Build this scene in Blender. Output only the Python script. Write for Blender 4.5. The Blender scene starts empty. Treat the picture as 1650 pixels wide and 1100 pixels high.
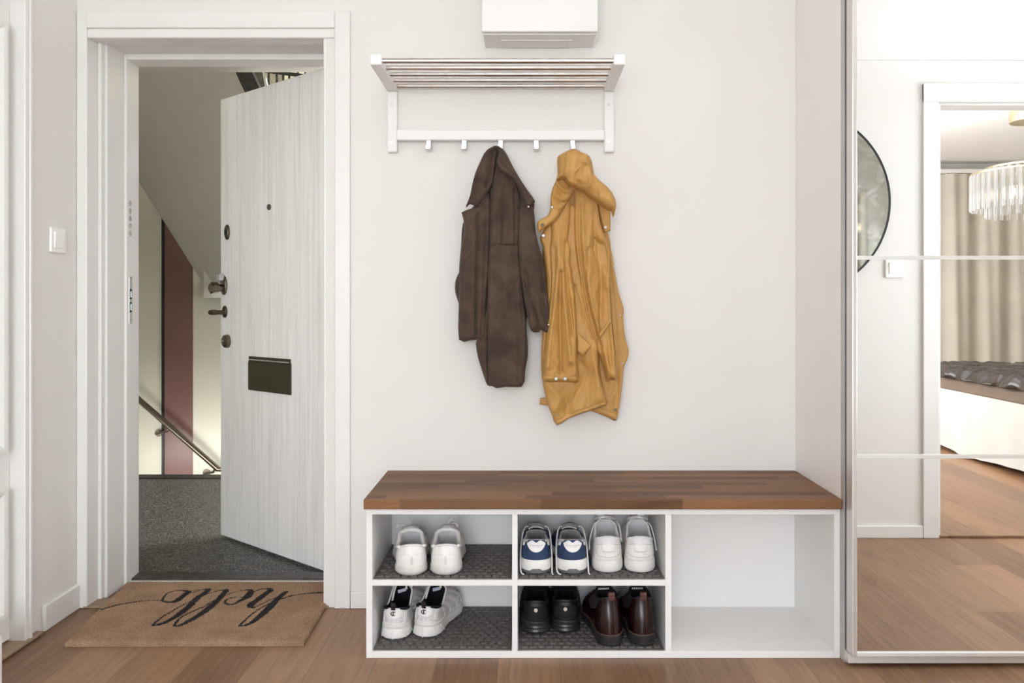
import bpy, bmesh, math, random
import numpy as np
from mathutils import Vector, Matrix
from mathutils.geometry import delaunay_2d_cdt

random.seed(7)
PI = math.pi
SC = bpy.context.scene
COL = SC.collection

# ------------------------------------------------------------------ helpers
F_PX, VX, VY, CAM_H, CAM_D = 1262.0, 848.0, 490.0, 1.06, 2.74

def at(px, py, Z):
    """world point seen at pixel (px,py) at distance Z in front of the lens"""
    return Vector(((px - VX) * Z / F_PX, Z - CAM_D, CAM_H - (py - VY) * Z / F_PX))

def on_floor(px, py, z=0.0):
    Z = (CAM_H - z) * F_PX / (py - VY)
    return Vector(((px - VX) * Z / F_PX, Z - CAM_D, z))

def tag(o, label, cat, group=None, kind=None):
    o['label'] = label
    o['category'] = cat
    if group: o['group'] = group
    if kind: o['kind'] = kind
    return o

def thing(name, label, cat, loc=(0, 0, 0), rotz=0.0, group=None):
    o = bpy.data.objects.new(name, None)
    COL.objects.link(o)
    o.empty_display_size = 0.05
    o.location = loc
    o.rotation_euler = (0, 0, rotz)
    return tag(o, label, cat, group)

def obj(name, bm, mat, parent=None, smooth=False, bevel=0.0, angle=40):
    me = bpy.data.meshes.new(name)
    bmesh.ops.recalc_face_normals(bm, faces=bm.faces)
    bm.to_mesh(me)
    bm.free()
    for m in (mat if isinstance(mat, (list, tuple)) else [mat]):
        me.materials.append(m)
    if smooth:
        me.polygons.foreach_set('use_smooth', [True] * len(me.polygons))
        if angle < 180:
            try: me.set_sharp_from_angle(angle=math.radians(angle))
            except Exception: pass
    o = bpy.data.objects.new(name, me)
    COL.objects.link(o)
    if parent is not None: o.parent = parent
    if bevel > 0:
        b = o.modifiers.new('bevel', 'BEVEL')
        b.width = bevel; b.segments = 2; b.limit_method = 'ANGLE'; b.angle_limit = math.radians(50)
    return o

def struct(name, bm, mat, parent=None, **k):
    o = obj(name, bm, mat, parent, **k)
    if parent is None: o['kind'] = 'structure'
    return o

def box(bm, x0, x1, y0, y1, z0, z1, mi=0):
    vs = [bm.verts.new(p) for p in ((x0,y0,z0),(x1,y0,z0),(x1,y1,z0),(x0,y1,z0),(x0,y0,z1),(x1,y0,z1),(x1,y1,z1),(x0,y1,z1))]
    for f in ((3,2,1,0),(4,5,6,7),(0,1,5,4),(1,2,6,5),(2,3,7,6),(3,0,4,7)):
        fa = bm.faces.new([vs[i] for i in f]); fa.material_index = mi
    return vs

def boxm(*dims):
    bm = bmesh.new()
    for d in dims: box(bm, *d)
    return bm

def hexa(bm, bot, top):
    a = [bm.verts.new(p) for p in bot]; b = [bm.verts.new(p) for p in top]
    n = len(a)
    bm.faces.new(a[::-1]); bm.faces.new(b)
    for i in range(n):
        bm.faces.new((a[i], a[(i+1) % n], b[(i+1) % n], b[i]))

def loft(bm, loops, cap0=True, cap1=True, closed=True, mi=0):
    rows = [[bm.verts.new(p) for p in l] for l in loops]
    n = len(rows[0])
    for r0, r1 in zip(rows, rows[1:]):
        for i in range(n if closed else n - 1):
            j = (i + 1) % n
            f = bm.faces.new((r0[i], r0[j], r1[j], r1[i])); f.material_index = mi
    if cap0: f = bm.faces.new(rows[0][::-1]); f.material_index = mi
    if cap1: f = bm.faces.new(rows[-1]); f.material_index = mi
    return rows

def tube(bm, pts, r, seg=10, flat=1.0, up=None):
    """round (or flattened) tube along a polyline; r may be a list"""
    pts = [Vector(p) for p in pts]
    n = len(pts)
    rs = r if isinstance(r, (list, tuple)) else [r] * n
    loops = []
    prev = None
    for i, p in enumerate(pts):
        t = (pts[min(i+1, n-1)] - pts[max(i-1, 0)])
        if t.length < 1e-9: t = Vector((0, 0, 1))
        t.normalize()
        if prev is None:
            ref = Vector(up) if up else (Vector((0, 0, 1)) if abs(t.z) < .9 else Vector((1, 0, 0)))
        else: ref = prev
        a = ref - t * ref.dot(t)
        if a.length < 1e-6: a = t.orthogonal()
        a.normalize()
        b = t.cross(a)
        prev = a
        loops.append([p + (a * math.cos(2*PI*k/seg) * flat + b * math.sin(2*PI*k/seg)) * rs[i] for k in range(seg)])
    loft(bm, loops)

def cyl(bm, c, axis, r, h, seg=24, r2=None, prof=None):
    """cylinder / lathe with base centre c along axis; prof = [(radius, height)...]"""
    c = Vector(c); ax = Vector(axis).normalized()
    a = ax.orthogonal().normalized(); b = ax.cross(a)
    prof = prof or [(r, 0), (r if r2 is None else r2, h)]
    loft(bm, [[c + ax*hh + (a*math.cos(2*PI*k/seg) + b*math.sin(2*PI*k/seg)) * rr for k in range(seg)] for rr, hh in prof])

def smooth_path(pts, n=6):
    """Catmull-Rom through points of any dimension"""
    P = [np.array(p, float) for p in pts]
    out = []
    for i in range(len(P) - 1):
        p0 = P[max(i-1, 0)]; p1 = P[i]; p2 = P[i+1]; p3 = P[min(i+2, len(P)-1)]
        for k in range(n):
            t = k / n
            out.append(.5*((2*p1) + (-p0+p2)*t + (2*p0-5*p1+4*p2-p3)*t*t + (-p0+3*p1-3*p2+p3)*t**3))
    out.append(P[-1])
    return out

# ------------------------------------------------------------------ materials
def srgb(r, g, b):
    f = lambda c: c/12.92 if c <= .04045 else ((c+.055)/1.055)**2.4
    return (f(r/255), f(g/255), f(b/255), 1)

class NT:
    def __init__(s, name):
        s.m = bpy.data.materials.new(name); s.m.use_nodes = True
        s.t = s.m.node_tree
        s.b = s.t.nodes['Principled BSDF']
        s.tc = s.n('ShaderNodeTexCoord').outputs['Object']
    def n(s, kind, ins=None, **props):
        nd = s.t.nodes.new(kind)
        for k, v in props.items(): setattr(nd, k, v)
        for k, v in (ins or {}).items(): s.set(nd.inputs[k], v)
        return nd
    def set(s, sock, v):
        if isinstance(v, bpy.types.NodeSocket): s.t.links.new(v, sock)
        else: sock.default_value = v
    def math(s, op, a, b=0.0, c=0.0):
        nd = s.n('ShaderNodeMath', operation=op)
        s.set(nd.inputs[0], a); s.set(nd.inputs[1], b); s.set(nd.inputs[2], c)
        return nd.outputs[0]
    def mix(s, f, a, b, mode='MIX'):
        nd = s.n('ShaderNodeMix', data_type='RGBA', blend_type=mode)
        s.set(nd.inputs[0], f); s.set(nd.inputs[6], a); s.set(nd.inputs[7], b)
        return nd.outputs[2]
    def noise(s, vec, scale, detail=4, rough=.5, dist=0.0):
        nd = s.n('ShaderNodeTexNoise', {'Vector': vec, 'Scale': scale, 'Detail': detail, 'Roughness': rough, 'Distortion': dist})
        return nd.outputs['Fac']
    def ramp(s, f, stops, interp='LINEAR'):
        nd = s.n('ShaderNodeValToRGB', {'Fac': f})
        cr = nd.color_ramp; cr.interpolation = interp
        while len(cr.elements) < len(stops): cr.elements.new(.5)
        for e, (p, c) in zip(cr.elements, stops):
            e.position = p; e.color = c if isinstance(c, (tuple, list)) else (c, c, c, 1)
        return nd.outputs['Color']
    def scale(s, vec, v):
        nd = s.n('ShaderNodeMapping', {'Vector': vec, 'Scale': v}); return nd.outputs[0]
    def bump(s, h, strength=.2, dist=.01):
        nd = s.n('ShaderNodeBump', {'Height': h, 'Strength': strength, 'Distance': dist})
        s.t.links.new(nd.outputs[0], s.b.inputs['Normal'])
    def out(s, col=None, rough=None, metal=None, **k):
        if col is not None: s.set(s.b.inputs['Base Color'], col)
        if rough is not None: s.set(s.b.inputs['Roughness'], rough)
        if metal is not None: s.set(s.b.inputs['Metallic'], metal)
        for a, v in k.items(): s.set(s.b.inputs[a.replace('_', ' ')], v)
        return s.m

def plain(name, rgb, rough=.5, metal=0.0, vary=.03, nscale=8.0, bump=0.0, bscale=200.0, **k):
    t = NT(name)
    c = srgb(*rgb)
    f = t.noise(t.tc, nscale, 3)
    dk = tuple(max(0, v*(1-2*vary)) for v in c[:3]) + (1,)
    lt = tuple(min(1, v*(1+vary)) for v in c[:3]) + (1,)
    col = t.ramp(f, [(.3, dk), (.7, lt)])
    if bump: t.bump(t.noise(t.tc, bscale, 3), bump, .002)
    return t.out(col, rough, metal, **k)

def wood_planks(name, along, across, width, length, light, dark, rough=.45, gap=.0025, grain=1.0, knots=True, seed=0.0, contrast=1.0, gapdark=.35, spec=.4):
    t = NT(name)
    sep = t.n('ShaderNodeSeparateXYZ', {'Vector': t.tc}).outputs
    A, B = sep[along], sep[across]
    row_f = t.math('DIVIDE', t.math('ADD', B, 10.0 + seed), width)
    row = t.math('FLOOR', row_f)
    r1 = t.n('ShaderNodeTexWhiteNoise', {'W': row}, noise_dimensions='1D').outputs['Value']
    al_f = t.math('ADD', t.math('DIVIDE', A, length), t.math('MULTIPLY', r1, 7.3))
    cell = t.math('FLOOR', al_f)
    cv = t.n('ShaderNodeCombineXYZ', {'X': row, 'Y': cell, 'Z': seed}).outputs[0]
    rnd = t.n('ShaderNodeTexWhiteNoise', {'Vector': cv}, noise_dimensions='3D').outputs['Value']
    gv = t.n('ShaderNodeCombineXYZ', {'X': t.math('MULTIPLY', A, 2.2), 'Y': t.math('MULTIPLY', B, 26.0), 'Z': t.math('ADD', t.math('MULTIPLY', sep[2], 26.0), t.math('MULTIPLY', rnd, 40.0))}).outputs[0]
    g1 = t.noise(gv, 1.0, 6, .6, 1.2)
    gv2 = t.n('ShaderNodeCombineXYZ', {'X': t.math('MULTIPLY', A, 9.0), 'Y': t.math('MULTIPLY', B, 150.0), 'Z': t.math('ADD', t.math('MULTIPLY', sep[2], 150.0), t.math('MULTIPLY', rnd, 90.0))}).outputs[0]
    g2 = t.noise(gv2, 1.0, 4, .6, .3)
    gv3 = t.n('ShaderNodeCombineXYZ', {'X': t.math('MULTIPLY', A, .55), 'Y': t.math('MULTIPLY', B, 4.2), 'Z': t.math('MULTIPLY', rnd, 33.0)}).outputs[0]
    rings = t.n('ShaderNodeTexWave', {'Vector': gv3, 'Scale': 2.6, 'Distortion': 15.0, 'Detail': 5.0, 'Detail Scale': .7, 'Detail Roughness': .62}, bands_direction='Y').outputs['Fac']
    f = t.math('ADD', t.math('MULTIPLY', g1, .45*grain), t.math('ADD', t.math('MULTIPLY', g2, .22*grain), t.math('ADD', t.math('MULTIPLY', rnd, .5*contrast), t.math('MULTIPLY', rings, .07*grain))))
    col = t.ramp(f, [(.25, srgb(*dark)), (1.05 if False else .98, srgb(*light))])
    if knots:
        kv = t.n('ShaderNodeCombineXYZ', {'X': t.math('MULTIPLY', A, 2.4), 'Y': t.math('MULTIPLY', B, 5.5), 'Z': seed}).outputs[0]
        vor = t.n('ShaderNodeTexVoronoi', {'Vector': t.mix(.06, kv, t.n('ShaderNodeTexNoise', {'Vector': kv, 'Scale': 6.0}).outputs['Color']), 'Scale': 1.0}, voronoi_dimensions='3D')
        sel = t.math('GREATER_THAN', t.n('ShaderNodeSeparateColor', {'Color': vor.outputs['Color']}).outputs[0], .5)
        k = t.ramp(vor.outputs['Distance'], [(.02, 1.0), (.05, .8), (.1, .3), (.26, 0.0)])
        col = t.mix(t.math('MULTIPLY', k, sel), col, srgb(48, 30, 20))
    fr = t.math('FRACT', row_f); e1 = t.math('MINIMUM', fr, t.math('SUBTRACT', 1.0, fr))
    fa = t.math('FRACT', al_f); e2 = t.math('MINIMUM', fa, t.math('SUBTRACT', 1.0, fa))
    g = t.math('MINIMUM', t.math('MULTIPLY', e1, width), t.math('MULTIPLY', e2, length))
    gm = t.math('LESS_THAN', g, gap*.5)
    col = t.mix(t.math('MULTIPLY', gm, gapdark), col, srgb(45, 30, 20))
    t.bump(t.math('SUBTRACT', t.math('MULTIPLY', g2, .3), t.math('MULTIPLY', gm, 1.0)), .18, .002)
    return t.out(col, rough, Specular_IOR_Level=spec)

M = {}
M['wall'] = plain('wall_paint', (226, 224, 220), .75, vary=.006, nscale=2.0, bump=.05, bscale=260)
M['ceil'] = plain('ceiling_paint', (246, 245, 243), .85, vary=.005)
M['trim'] = plain('gloss_trim_paint', (229, 228, 225), .35, vary=.008, nscale=5)
M['white'] = plain('white_laminate', (232, 231, 229), .38, vary=.008, nscale=4)
M['panel'] = plain('wardrobe_laminate', (238, 234, 231), .35, vary=.006)
M['alu'] = plain('white_aluminium', (226, 225, 222), .35, .2, vary=.01)
M['alu_grey'] = plain('grey_aluminium', (190, 187, 183), .4, .4, vary=.03)
M['stile'] = plain('door_stile_aluminium', (216, 213, 209), .3, .55, vary=.02)
M['steel'] = plain('brushed_steel', (205, 200, 196), .28, 1.0, vary=.04, nscale=30)
M['nickel'] = plain('dark_nickel', (120, 112, 100), .3, 1.0, vary=.08, nscale=60)
M['bronze'] = plain('dark_bronze', (84, 78, 62), .42, .85, vary=.06, nscale=40)
M['chrome'] = plain('chrome', (196, 196, 196), .2, 1.0, vary=.02)
M['plastic'] = plain('switch_plastic', (244, 243, 240), .3, vary=.01)
M['black'] = plain('black_metal', (22, 22, 22), .4, vary=.1)
M['dark'] = plain('dark_hole', (20, 20, 20), .8, vary=.1)
M['rubber'] = plain('rubber_mat', (98, 94, 90), .6, vary=.16, nscale=90, bump=.3, bscale=500)
M['oak'] = wood_planks('oak_floor', 1, 0, .182, 2.7, (176, 137, 104), (100, 70, 47), .38, seed=.094, contrast=.6)
M['block'] = wood_planks('acacia_worktop', 0, 1, .043, .42, (142, 102, 68), (80, 54, 36), .5, spec=.25, gap=.0008, knots=False, seed=3.3, contrast=.95, gapdark=.2)
M['thresh'] = wood_planks('worn_threshold', 0, 1, .3, 2.0, (172, 150, 126), (120, 98, 76), .5, knots=False, seed=1.7)
def mirror(name, rgb):
    t = NT(name); return t.out(srgb(*rgb), 0.0, 1.0)
M['mirror'] = mirror('mirror_glass', (250, 250, 249))
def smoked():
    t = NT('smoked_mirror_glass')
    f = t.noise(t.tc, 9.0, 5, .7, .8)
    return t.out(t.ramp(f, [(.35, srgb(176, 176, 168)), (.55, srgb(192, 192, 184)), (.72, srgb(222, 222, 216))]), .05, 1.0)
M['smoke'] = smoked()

def terrazzo(name, base, spot):
    t = NT(name)
    v = t.n('ShaderNodeTexVoronoi', {'Vector': t.tc, 'Scale': 240.0})
    f = t.n('ShaderNodeSeparateColor', {'Color': v.outputs['Color']}).outputs[0]
    col = t.ramp(f, [(.0, srgb(*base)), (.55, srgb(*[b*.75 for b in base])), (.72, srgb(*[.5*(a+b) for a, b in zip(base, spot)])), (.95, srgb(*spot))])
    big = t.noise(t.tc, 3.0, 3)
    col = t.mix(.35, col, t.ramp(big, [(.3, srgb(40, 38, 34)), (.7, srgb(110, 106, 98))]), 'MULTIPLY')
    return t.out(col, .5)
M['terrazzo'] = terrazzo('dark_terrazzo', (56, 56, 55), (165, 163, 158))
M['stone'] = plain('dark_stone', (40, 38, 34), .5, vary=.3, nscale=60)

def door_mat():
    t = NT('white_grained_door')
    v = t.scale(t.tc, (34, 34, 1.1))
    f = t.noise(v, 1.0, 6, .6, 1.6)
    v2 = t.scale(t.tc, (150, 150, 3))
    f2 = t.noise(v2, 1.0, 3)
    h = t.math('ADD', t.math('MULTIPLY', f, .7), t.math('MULTIPLY', f2, .4))
    col = t.ramp(h, [(.35, srgb(228, 227, 223)), (.62, srgb(250, 249, 247))])
    t.bump(h, .45, .003)
    return t.out(col, .42)
M['door'] = door_mat()
# ------------------------------------------------------------------ the shell
CEIL = 2.46
WB = -1.758            # face of the hall wall that holds the bedroom doorway
XL, XR = -1.57, 3.15   # hall left and right walls
LX = 0.78              # living room right wall
BX1 = 5.1              # bedroom right wall
YB = -6.0

struct('floor', boxm((XL - .12, BX1 + .1, YB - .1, .26, -.05, 0)), M['oak'])
struct('ceiling', boxm((XL - .12, BX1 + .1, YB - .1, .32, CEIL, CEIL + .06)), M['ceil'])
struct('wall_back', boxm((-.70, XR, 0, .32, 0, CEIL), (-1.533, -.70, 0, .32, 2.0, CEIL), (XL - .12, -1.533, .0, .32, 0, CEIL)), M['wall'])
# left wall with the opening of the panelled door
DL0, DL1 = -1.13, -.285
struct('wall_left', boxm((XL - .12, XL, DL1, 0, 0, CEIL), (XL - .12, XL, YB, DL0, 0, CEIL), (XL - .12, XL, DL0, DL1, 2.06, CEIL)), M['wall'])
struct('wall_right', boxm((XR, XR + .1, WB, .32, 0, CEIL)), M['wall'])
# wall opposite the entrance, seen in the wardrobe mirrors (bedroom doorway in it)
BD0, BD1, BDH = 1.872, 2.70, 1.976
struct('wall_front', boxm((LX, BD0, WB - .1, WB, 0, CEIL), (BD1, XR + .1, WB - .1, WB, 0, CEIL), (BD0, BD1, WB - .1, WB, BDH, CEIL)), M['wall'])
# living room right wall = bedroom left wall (solid, without a window opening)
struct('wall_living', boxm((LX, LX + .12, YB, WB - .1, 0, CEIL)), M['wall'])
struct('wall_bedroom', boxm((XR + .1, BX1, WB - .1, WB, 0, CEIL), (BX1, BX1 + .1, YB, WB, 0, CEIL)), M['wall'])
# end wall behind the viewer with one wide living room window and the curtained bedroom side
LW0, LW1, LWZ0, LWZ1 = -1.40, .62, .55, 2.25
struct('wall_window', boxm((XL - .12, LW0, YB - .1, YB, 0, CEIL), (LW1, BX1 + .1, YB - .1, YB, 0, CEIL), (LW0, LW1, YB - .1, YB, 0, LWZ0), (LW0, LW1, YB - .1, YB, LWZ1, CEIL)), M['wall'])
wf = boxm((LW0, LW1, YB - .07, YB - .03, LWZ0, LWZ0 + .05), (LW0, LW1, YB - .07, YB - .03, LWZ1 - .05, LWZ1), (LW0, LW0 + .05, YB - .07, YB - .03, LWZ0, LWZ1), (LW1 - .05, LW1, YB - .07, YB - .03, LWZ0, LWZ1), (-.42, -.36, YB - .07, YB - .03, LWZ0, LWZ1))
struct('window_1', wf, M['trim'])

# baseboards
struct('baseboard_left', boxm((XL, XL + .014, -.205, -.003, 0, .085)), M['trim'], bevel=.004)
struct('baseboard_back', boxm((-.613, -.486, -.012, 0, 0, .058)), M['trim'], bevel=.003)
struct('baseboard_front', boxm((LX, BD0 - .072, WB, WB + .012, 0, .055)), M['trim'], bevel=.003)
# white stub of skirting block at the near side of the panelled door
struct('trim_6', boxm((-1.62, -1.403, -.95, -.64, 0, .175)), M['trim'], bevel=.006)

# panelled door in the left wall with its lining
d = boxm((XL - .10, XL - .035, DL0 + .02, DL1 - .02, .02, 2.04))
d3 = struct('door_2', d, M['trim'], bevel=.003)
def panel_mould(y0, y1, z0, z1):
    bm = bmesh.new(); w = .042; x0 = XL - .036; x1 = XL - .012
    prof = [(0, x0), (.006, x1), (.018, x1 - .002), (.030, x1 - .012), (w, x0)]
    loops = []
    for s, x in prof:
        loops.append([(x, y0 + s, z0 + s), (x, y1 - s, z0 + s), (x, y1 - s, z1 - s), (x, y0 + s, z1 - s)])
    loft(bm, loops, False, False)
    return bm
for z0, z1 in ((.10, .50), (.605, 1.92)):
    obj('moulding', panel_mould(DL0 + .10, -.345, z0, z1), M['trim'], d3)
struct('trim_5', boxm((XL - .12, XL + .012, DL1 - .02, DL1, 0, 2.06), (XL - .12, XL + .012, DL0, DL0 + .02, 0, 2.06), (XL - .12, XL + .012, DL0, DL1, 2.04, 2.06),
       (XL, XL + .016, DL1, DL1 + .012, .01, 2.10)), M['trim'], bevel=.003)
struct('trim_7', boxm((XL - .12, XL + .02, DL0, DL1 + .06, 0, .014)), M['thresh'], bevel=.006)

# entrance casing, lining and frame
bm = bmesh.new()
box(bm, -.668, -.614, -.014, 0, 0, 2.082)                 # right face casing
box(bm, -.70, -.668, .012, .05, 0, 2.0)                   # right inner bead
box(bm, XL + .001, -1.532, -.010, .0605, 0, 2.082)          # left casing in the corner
box(bm, -1.532, -.668, -.014, 0, 2.022, 2.082)            # head casing
box(bm, -1.532, -.668, -.008, .012, 1.989, 2.022)
struct('trim_1', bm, M['trim'], bevel=.004)
bm = bmesh.new()
box(bm, -1.5335, -1.520, .0605, .0852, 0, 2.02)
box(bm, -1.5335, -1.512, .085, .2052, 0, 2.02)
box(bm, -1.5335, -1.503, .205, .30, 0, 2.02)                # left frame
box(bm, -.695, -.685, .205, .30, 0, 2.0)                  # right frame
box(bm, -.71, -.699, .0, .3, 0, 2.0)
box(bm, -1.5035, -.69, .2055, .30, 1.980, 2.019)              # frame head
box(bm, -1.53, -.69, .02, .075, 1.993, 2.01)
frame = struct('trim_2', bm, M['trim'], bevel=.003)
# strike plate and bolt holes in the frame
sp = obj('strike_plate', boxm((-1.5040, -1.5015, .222, .246, .985, 1.165)), M['chrome'], frame, bevel=.0008)
obj('latch_opening', boxm((-1.5022, -1.5008, .226, .240, 1.080, 1.118)), M['dark'], sp)
obj('latch_opening', boxm((-1.5022, -1.5008, .226, .240, 1.030, 1.068)), M['dark'], sp)
obj('latch_spring', boxm((-1.5016, -1.4995, .231, .238, 1.085, 1.110)), M['chrome'], sp, bevel=.001)
obj('latch_spring', boxm((-1.5016, -1.4995, .231, .238, 1.036, 1.062)), M['chrome'], sp, bevel=.001)
for zz in (1.15, 1.0):
    b = bmesh.new(); cyl(b, (-1.502, .234, zz), (1, 0, 0), .004, .0008, 12); obj('screw', b, M['steel'], sp, smooth=True)
for k in range(5):
    b = bmesh.new(); z = 1.442 - (330 + 12*k - 330) * .00237
    cyl(b, (-1.5035, .232, z), (1, 0, 0), .011, .0012, 20, prof=[(.0115, 0), (.0115, .001), (.0095, .0016), (.0085, .0006), (0.0005, .0005)])
    obj('bolt_socket', b, M['steel'], frame, smooth=True)
# door sill: oak threshold in the wall, dark metal sill under the leaf
struct('trim_3', boxm((-1.545, -.69, -.012, .072, 0, .007)), M['thresh'], bevel=.003)
bm = bmesh.new()
hexa(bm, [(-1.535, .232, 0), (-.69, .232, 0), (-.69, .30, 0), (-1.535, .30, 0)], [(-1.525, .245, .017), (-.69, .245, .017), (-.69, .30, .021), (-1.525, .30, .021)])
struct('trim_4', bm, plain('sill_metal', (86, 84, 82), .35, .7, vary=.15, nscale=25))
obj('edge_strip', boxm((-1.50, -.69, .222, .233, 0, .012)), M['alu'], bpy.data.objects['trim_4'])

# ------------------------------------------------------------------ entrance door leaf, standing open to the landing
hx, hy = -.690, .248
lx, ly = -1.388, .818
ang = math.atan2(ly - hy, lx - hx)
WLEAF = math.hypot(lx - hx, ly - hy)
door = boxm((0, WLEAF, -.055, 0, .014, 1.988))       # local x runs from hinge to lock edge; face y=0 is towards the hall
door = struct('door_1', door, M['door'], bevel=.002)
door.location = (hx, hy, 0); door.rotation_euler = (0, 0, ang)
# local +y after rotation: is it towards the viewer?  (rotated normal)
ny = Matrix.Rotation(ang, 3, 'Z') @ Vector((0, 1, 0))
SGN = 1.0
if ny.y > 0:
    SGN = -1.0
    for v in door.data.vertices: v.co.y = -v.co.y
    door.data.flip_normals()
inv = (Matrix.Translation((hx, hy, 0)) @ Matrix.Rotation(ang, 4, 'Z')).inverted()
def on_leaf(px, py):
    """local point of the leaf face seen at a pixel"""
    o = Vector((0, -CAM_D, CAM_H)); d = at(px, py, 1.0) - o
    nn = Matrix.Rotation(ang, 3, 'Z') @ Vector((0, 1, 0))
    k = (Vector((hx, hy, 0)) - o).dot(nn) / d.dot(nn)
    return inv @ (o + d * k)
def knob(px, py, prof, mat, name, parent=door, flat=1.0, seg=32):
    c = on_leaf(px, py); b = bmesh.new()
    cyl(b, (0, 0, 0), (0, SGN, 0), 1, 1, seg, prof=prof)
    for v in b.verts: v.co.z *= flat; v.co += Vector((c.x, 0, c.z))
    return obj(name, b, mat, parent, smooth=True, angle=35)
knob(434, 333.5, [(.013, 0), (.013, .004), (.009, .006), (.008, .004), (.0005, .0045)], M['nickel'], 'peephole')
e = knob(367, 374, [(.017, 0), (.017, .006), (.014, .010), (.0005, .011)], M['bronze'], 'lock_escutcheon', flat=2.0)
c = on_leaf(367, 374)
obj('keyhole', boxm((c.x - .003, c.x + .003, SGN*.011, SGN*.0125, c.z - .012, c.z + .006)), M['dark'], e)
e = knob(362, 460, [(.024, 0), (.024, .006), (.020, .010), (.0005, .011)], M['nickel'], 'lock_rosette', flat=1.75)
c = on_leaf(361, 464)
b = bmesh.new(); cyl(b, (c.x, SGN*.008, c.z), (0, SGN, 0), .026, .05, 6, prof=[(.017, 0), (.018, .02), (.026, .026), (.028, .052), (.021, .058), (.0005, .058)])
obj('thumb_turn', b, M['nickel'], e, bevel=.002)
c2 = on_leaf(362, 447)
obj('latch_cover', boxm((c2.x - .014, c2.x + .014, SGN*.01, SGN*.035, c2.z - .016, c2.z + .016)), M['chrome'], e, bevel=.004)
e = knob(363, 502, [(.018, 0), (.018, .005), (.014, .009), (.0005, .010)], M['bronze'], 'handle_rosette', flat=1.5)
c = on_leaf(364, 503); b = bmesh.new()
tube(b, [(c.x, SGN*.006, c.z), (c.x, SGN*.04, c.z), (c.x + .004, SGN*.052, c.z), (c.x + .035, SGN*.056, c.z)], [.010, .010, .0125, .011], 14)
obj('door_handle', b, M['bronze'], e, smooth=True)
e = knob(367, 549.5, [(.027, 0), (.027, .008), (.025, .016), (.018, .022), (.0005, .024)], M['nickel'], 'deadlock_cover', flat=1.12)
c = on_leaf(367, 549)
obj('lock_slot', boxm((c.x - .003, c.x + .006, SGN*.023, SGN*.026, c.z - .003, c.z + .004)), M['chrome'], e)
a0, a1 = on_leaf(402, 604), on_leaf(470, 604)
z1, z0 = on_leaf(436, 576).z, on_leaf(436, 632).z
x0, x1 = min(a0.x, a1.x), max(a0.x, a1.x)
s = sorted((0, SGN*.006))
ms = obj('mail_slot', boxm((x0, x1, s[0], s[1], z0, z1 - .018), (x0 + .004, x1 - .002, s[0], s[1], z1 - .018, z1)), M['bronze'], door, bevel=.002)
s = sorted((SGN*.004, SGN*.0085))
obj('slot_flap', boxm((x0 + .001, x1 - .001, s[0], s[1], z0 + .002, z1 - .024)), M['bronze'], ms, bevel=.002)
s = sorted((SGN*.006, SGN*.010))
obj('hinge_rod', boxm((x0 + .008, x1 - .008, s[0], s[1], z1 - .017, z1 - .011)), M['chrome'], ms, bevel=.001)

# ------------------------------------------------------------------ stairwell beyond the door
FW = 3.12
M['stair_wall'] = plain('stairwell_paint', (208, 206, 190), .38, vary=.03, nscale=1.6)
M['stripe'] = plain('burgundy_paint', (116, 84, 78), .32, vary=.05, nscale=2.5)
M['soffit'] = plain('soffit_paint', (206, 203, 197), .8, vary=.02)
struct('floor_landing', boxm((-3.4, 1.6, .26, 2.10, -.18, .0)), M['terrazzo'])
nl = boxm((-3.4, 1.6, 2.015, 2.115, .0, .006))
struct('trim_8', nl, M['stone'], bevel=.002)
struct('wall_far', boxm((-3.4, 1.6, FW, FW + .1, -1.6, 4.2)), M['stair_wall'])
xs0, xs1 = at(264, 500, FW + CAM_D).x, at(311, 500, FW + CAM_D).x
b = boxm((xs0, xs1, FW - .004, FW, -1.6, 2.2))
struct('trim_9', b, M['stripe'])
obj('edge_line', boxm((xs0 - .012, xs0 + .006, FW - .012, FW, -1.6, 2.2)), M['black'], bpy.data.objects['trim_9'])
struct('wall_stairwell_left', boxm((-3.5, -3.4, .26, FW + .1, -1.6, 4.2)), M['soffit'])
struct('wall_stairwell_right', boxm((1.6, 1.7, .26, FW + .1, -1.6, 4.2)), M['soffit'])
struct('wall_stairwell_near', boxm((-3.4, XL - .12, .20, .26, 0, 4.2), (XL - .12, 1.6, .325, .335, CEIL, 4.2), (-.0, 1.6, .321, .331, 0, CEIL)), M['soffit'])
struct('floor_stairwell', boxm((-3.4, 1.6, 2.1, FW, -1.65, -1.6)), M['terrazzo'])
struct('ceiling_stairwell', boxm((-3.4, 1.6, .2, FW + .1, 4.2, 4.26)), M['soffit'])
struct('ceiling_landing', boxm((-3.4, 1.6, .33, .62, 2.055, 2.40)), M['soffit'])
# underside of the upper flight
A0, A1 = at(215, 279, 5.83), at(342, 480, 5.83)
B0, B1 = at(371, 95, 4.25), at(408, 175, 4.25)
A00 = A0 + (A0 - A1) * .7; B00 = B0 + (B0 - B1) * 2.0
A2 = A1 + Vector((.12, 0, 0)); B2 = B1 + (B1 - B0) * 1.6
bm = bmesh.new()
up = Vector((0, 0, .16))
n = 14
def soff(s, t):
    e0 = A00.lerp(A1, s); e1 = B00.lerp(B2, s)
    return e0.lerp(e1, t)
rows = [[soff(i/n, j/8) for j in range(9)] for i in range(n + 1)]
g0 = [[bm.verts.new(p) for p in r] for r in rows]
g1 = [[bm.verts.new(p + up) for p in r] for r in rows]
for i in range(n):
    for j in range(8):
        bm.faces.new((g0[i][j], g0[i][j+1], g0[i+1][j+1], g0[i+1][j])); bm.faces.new((g1[i][j], g1[i+1][j], g1[i+1][j+1], g1[i][j+1]))
for i in range(n):
    bm.faces.new((g0[i][0], g0[i+1][0], g1[i+1][0], g1[i][0])); bm.faces.new((g0[i][8], g1[i][8], g1[i+1][8], g0[i+1][8]))
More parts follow.
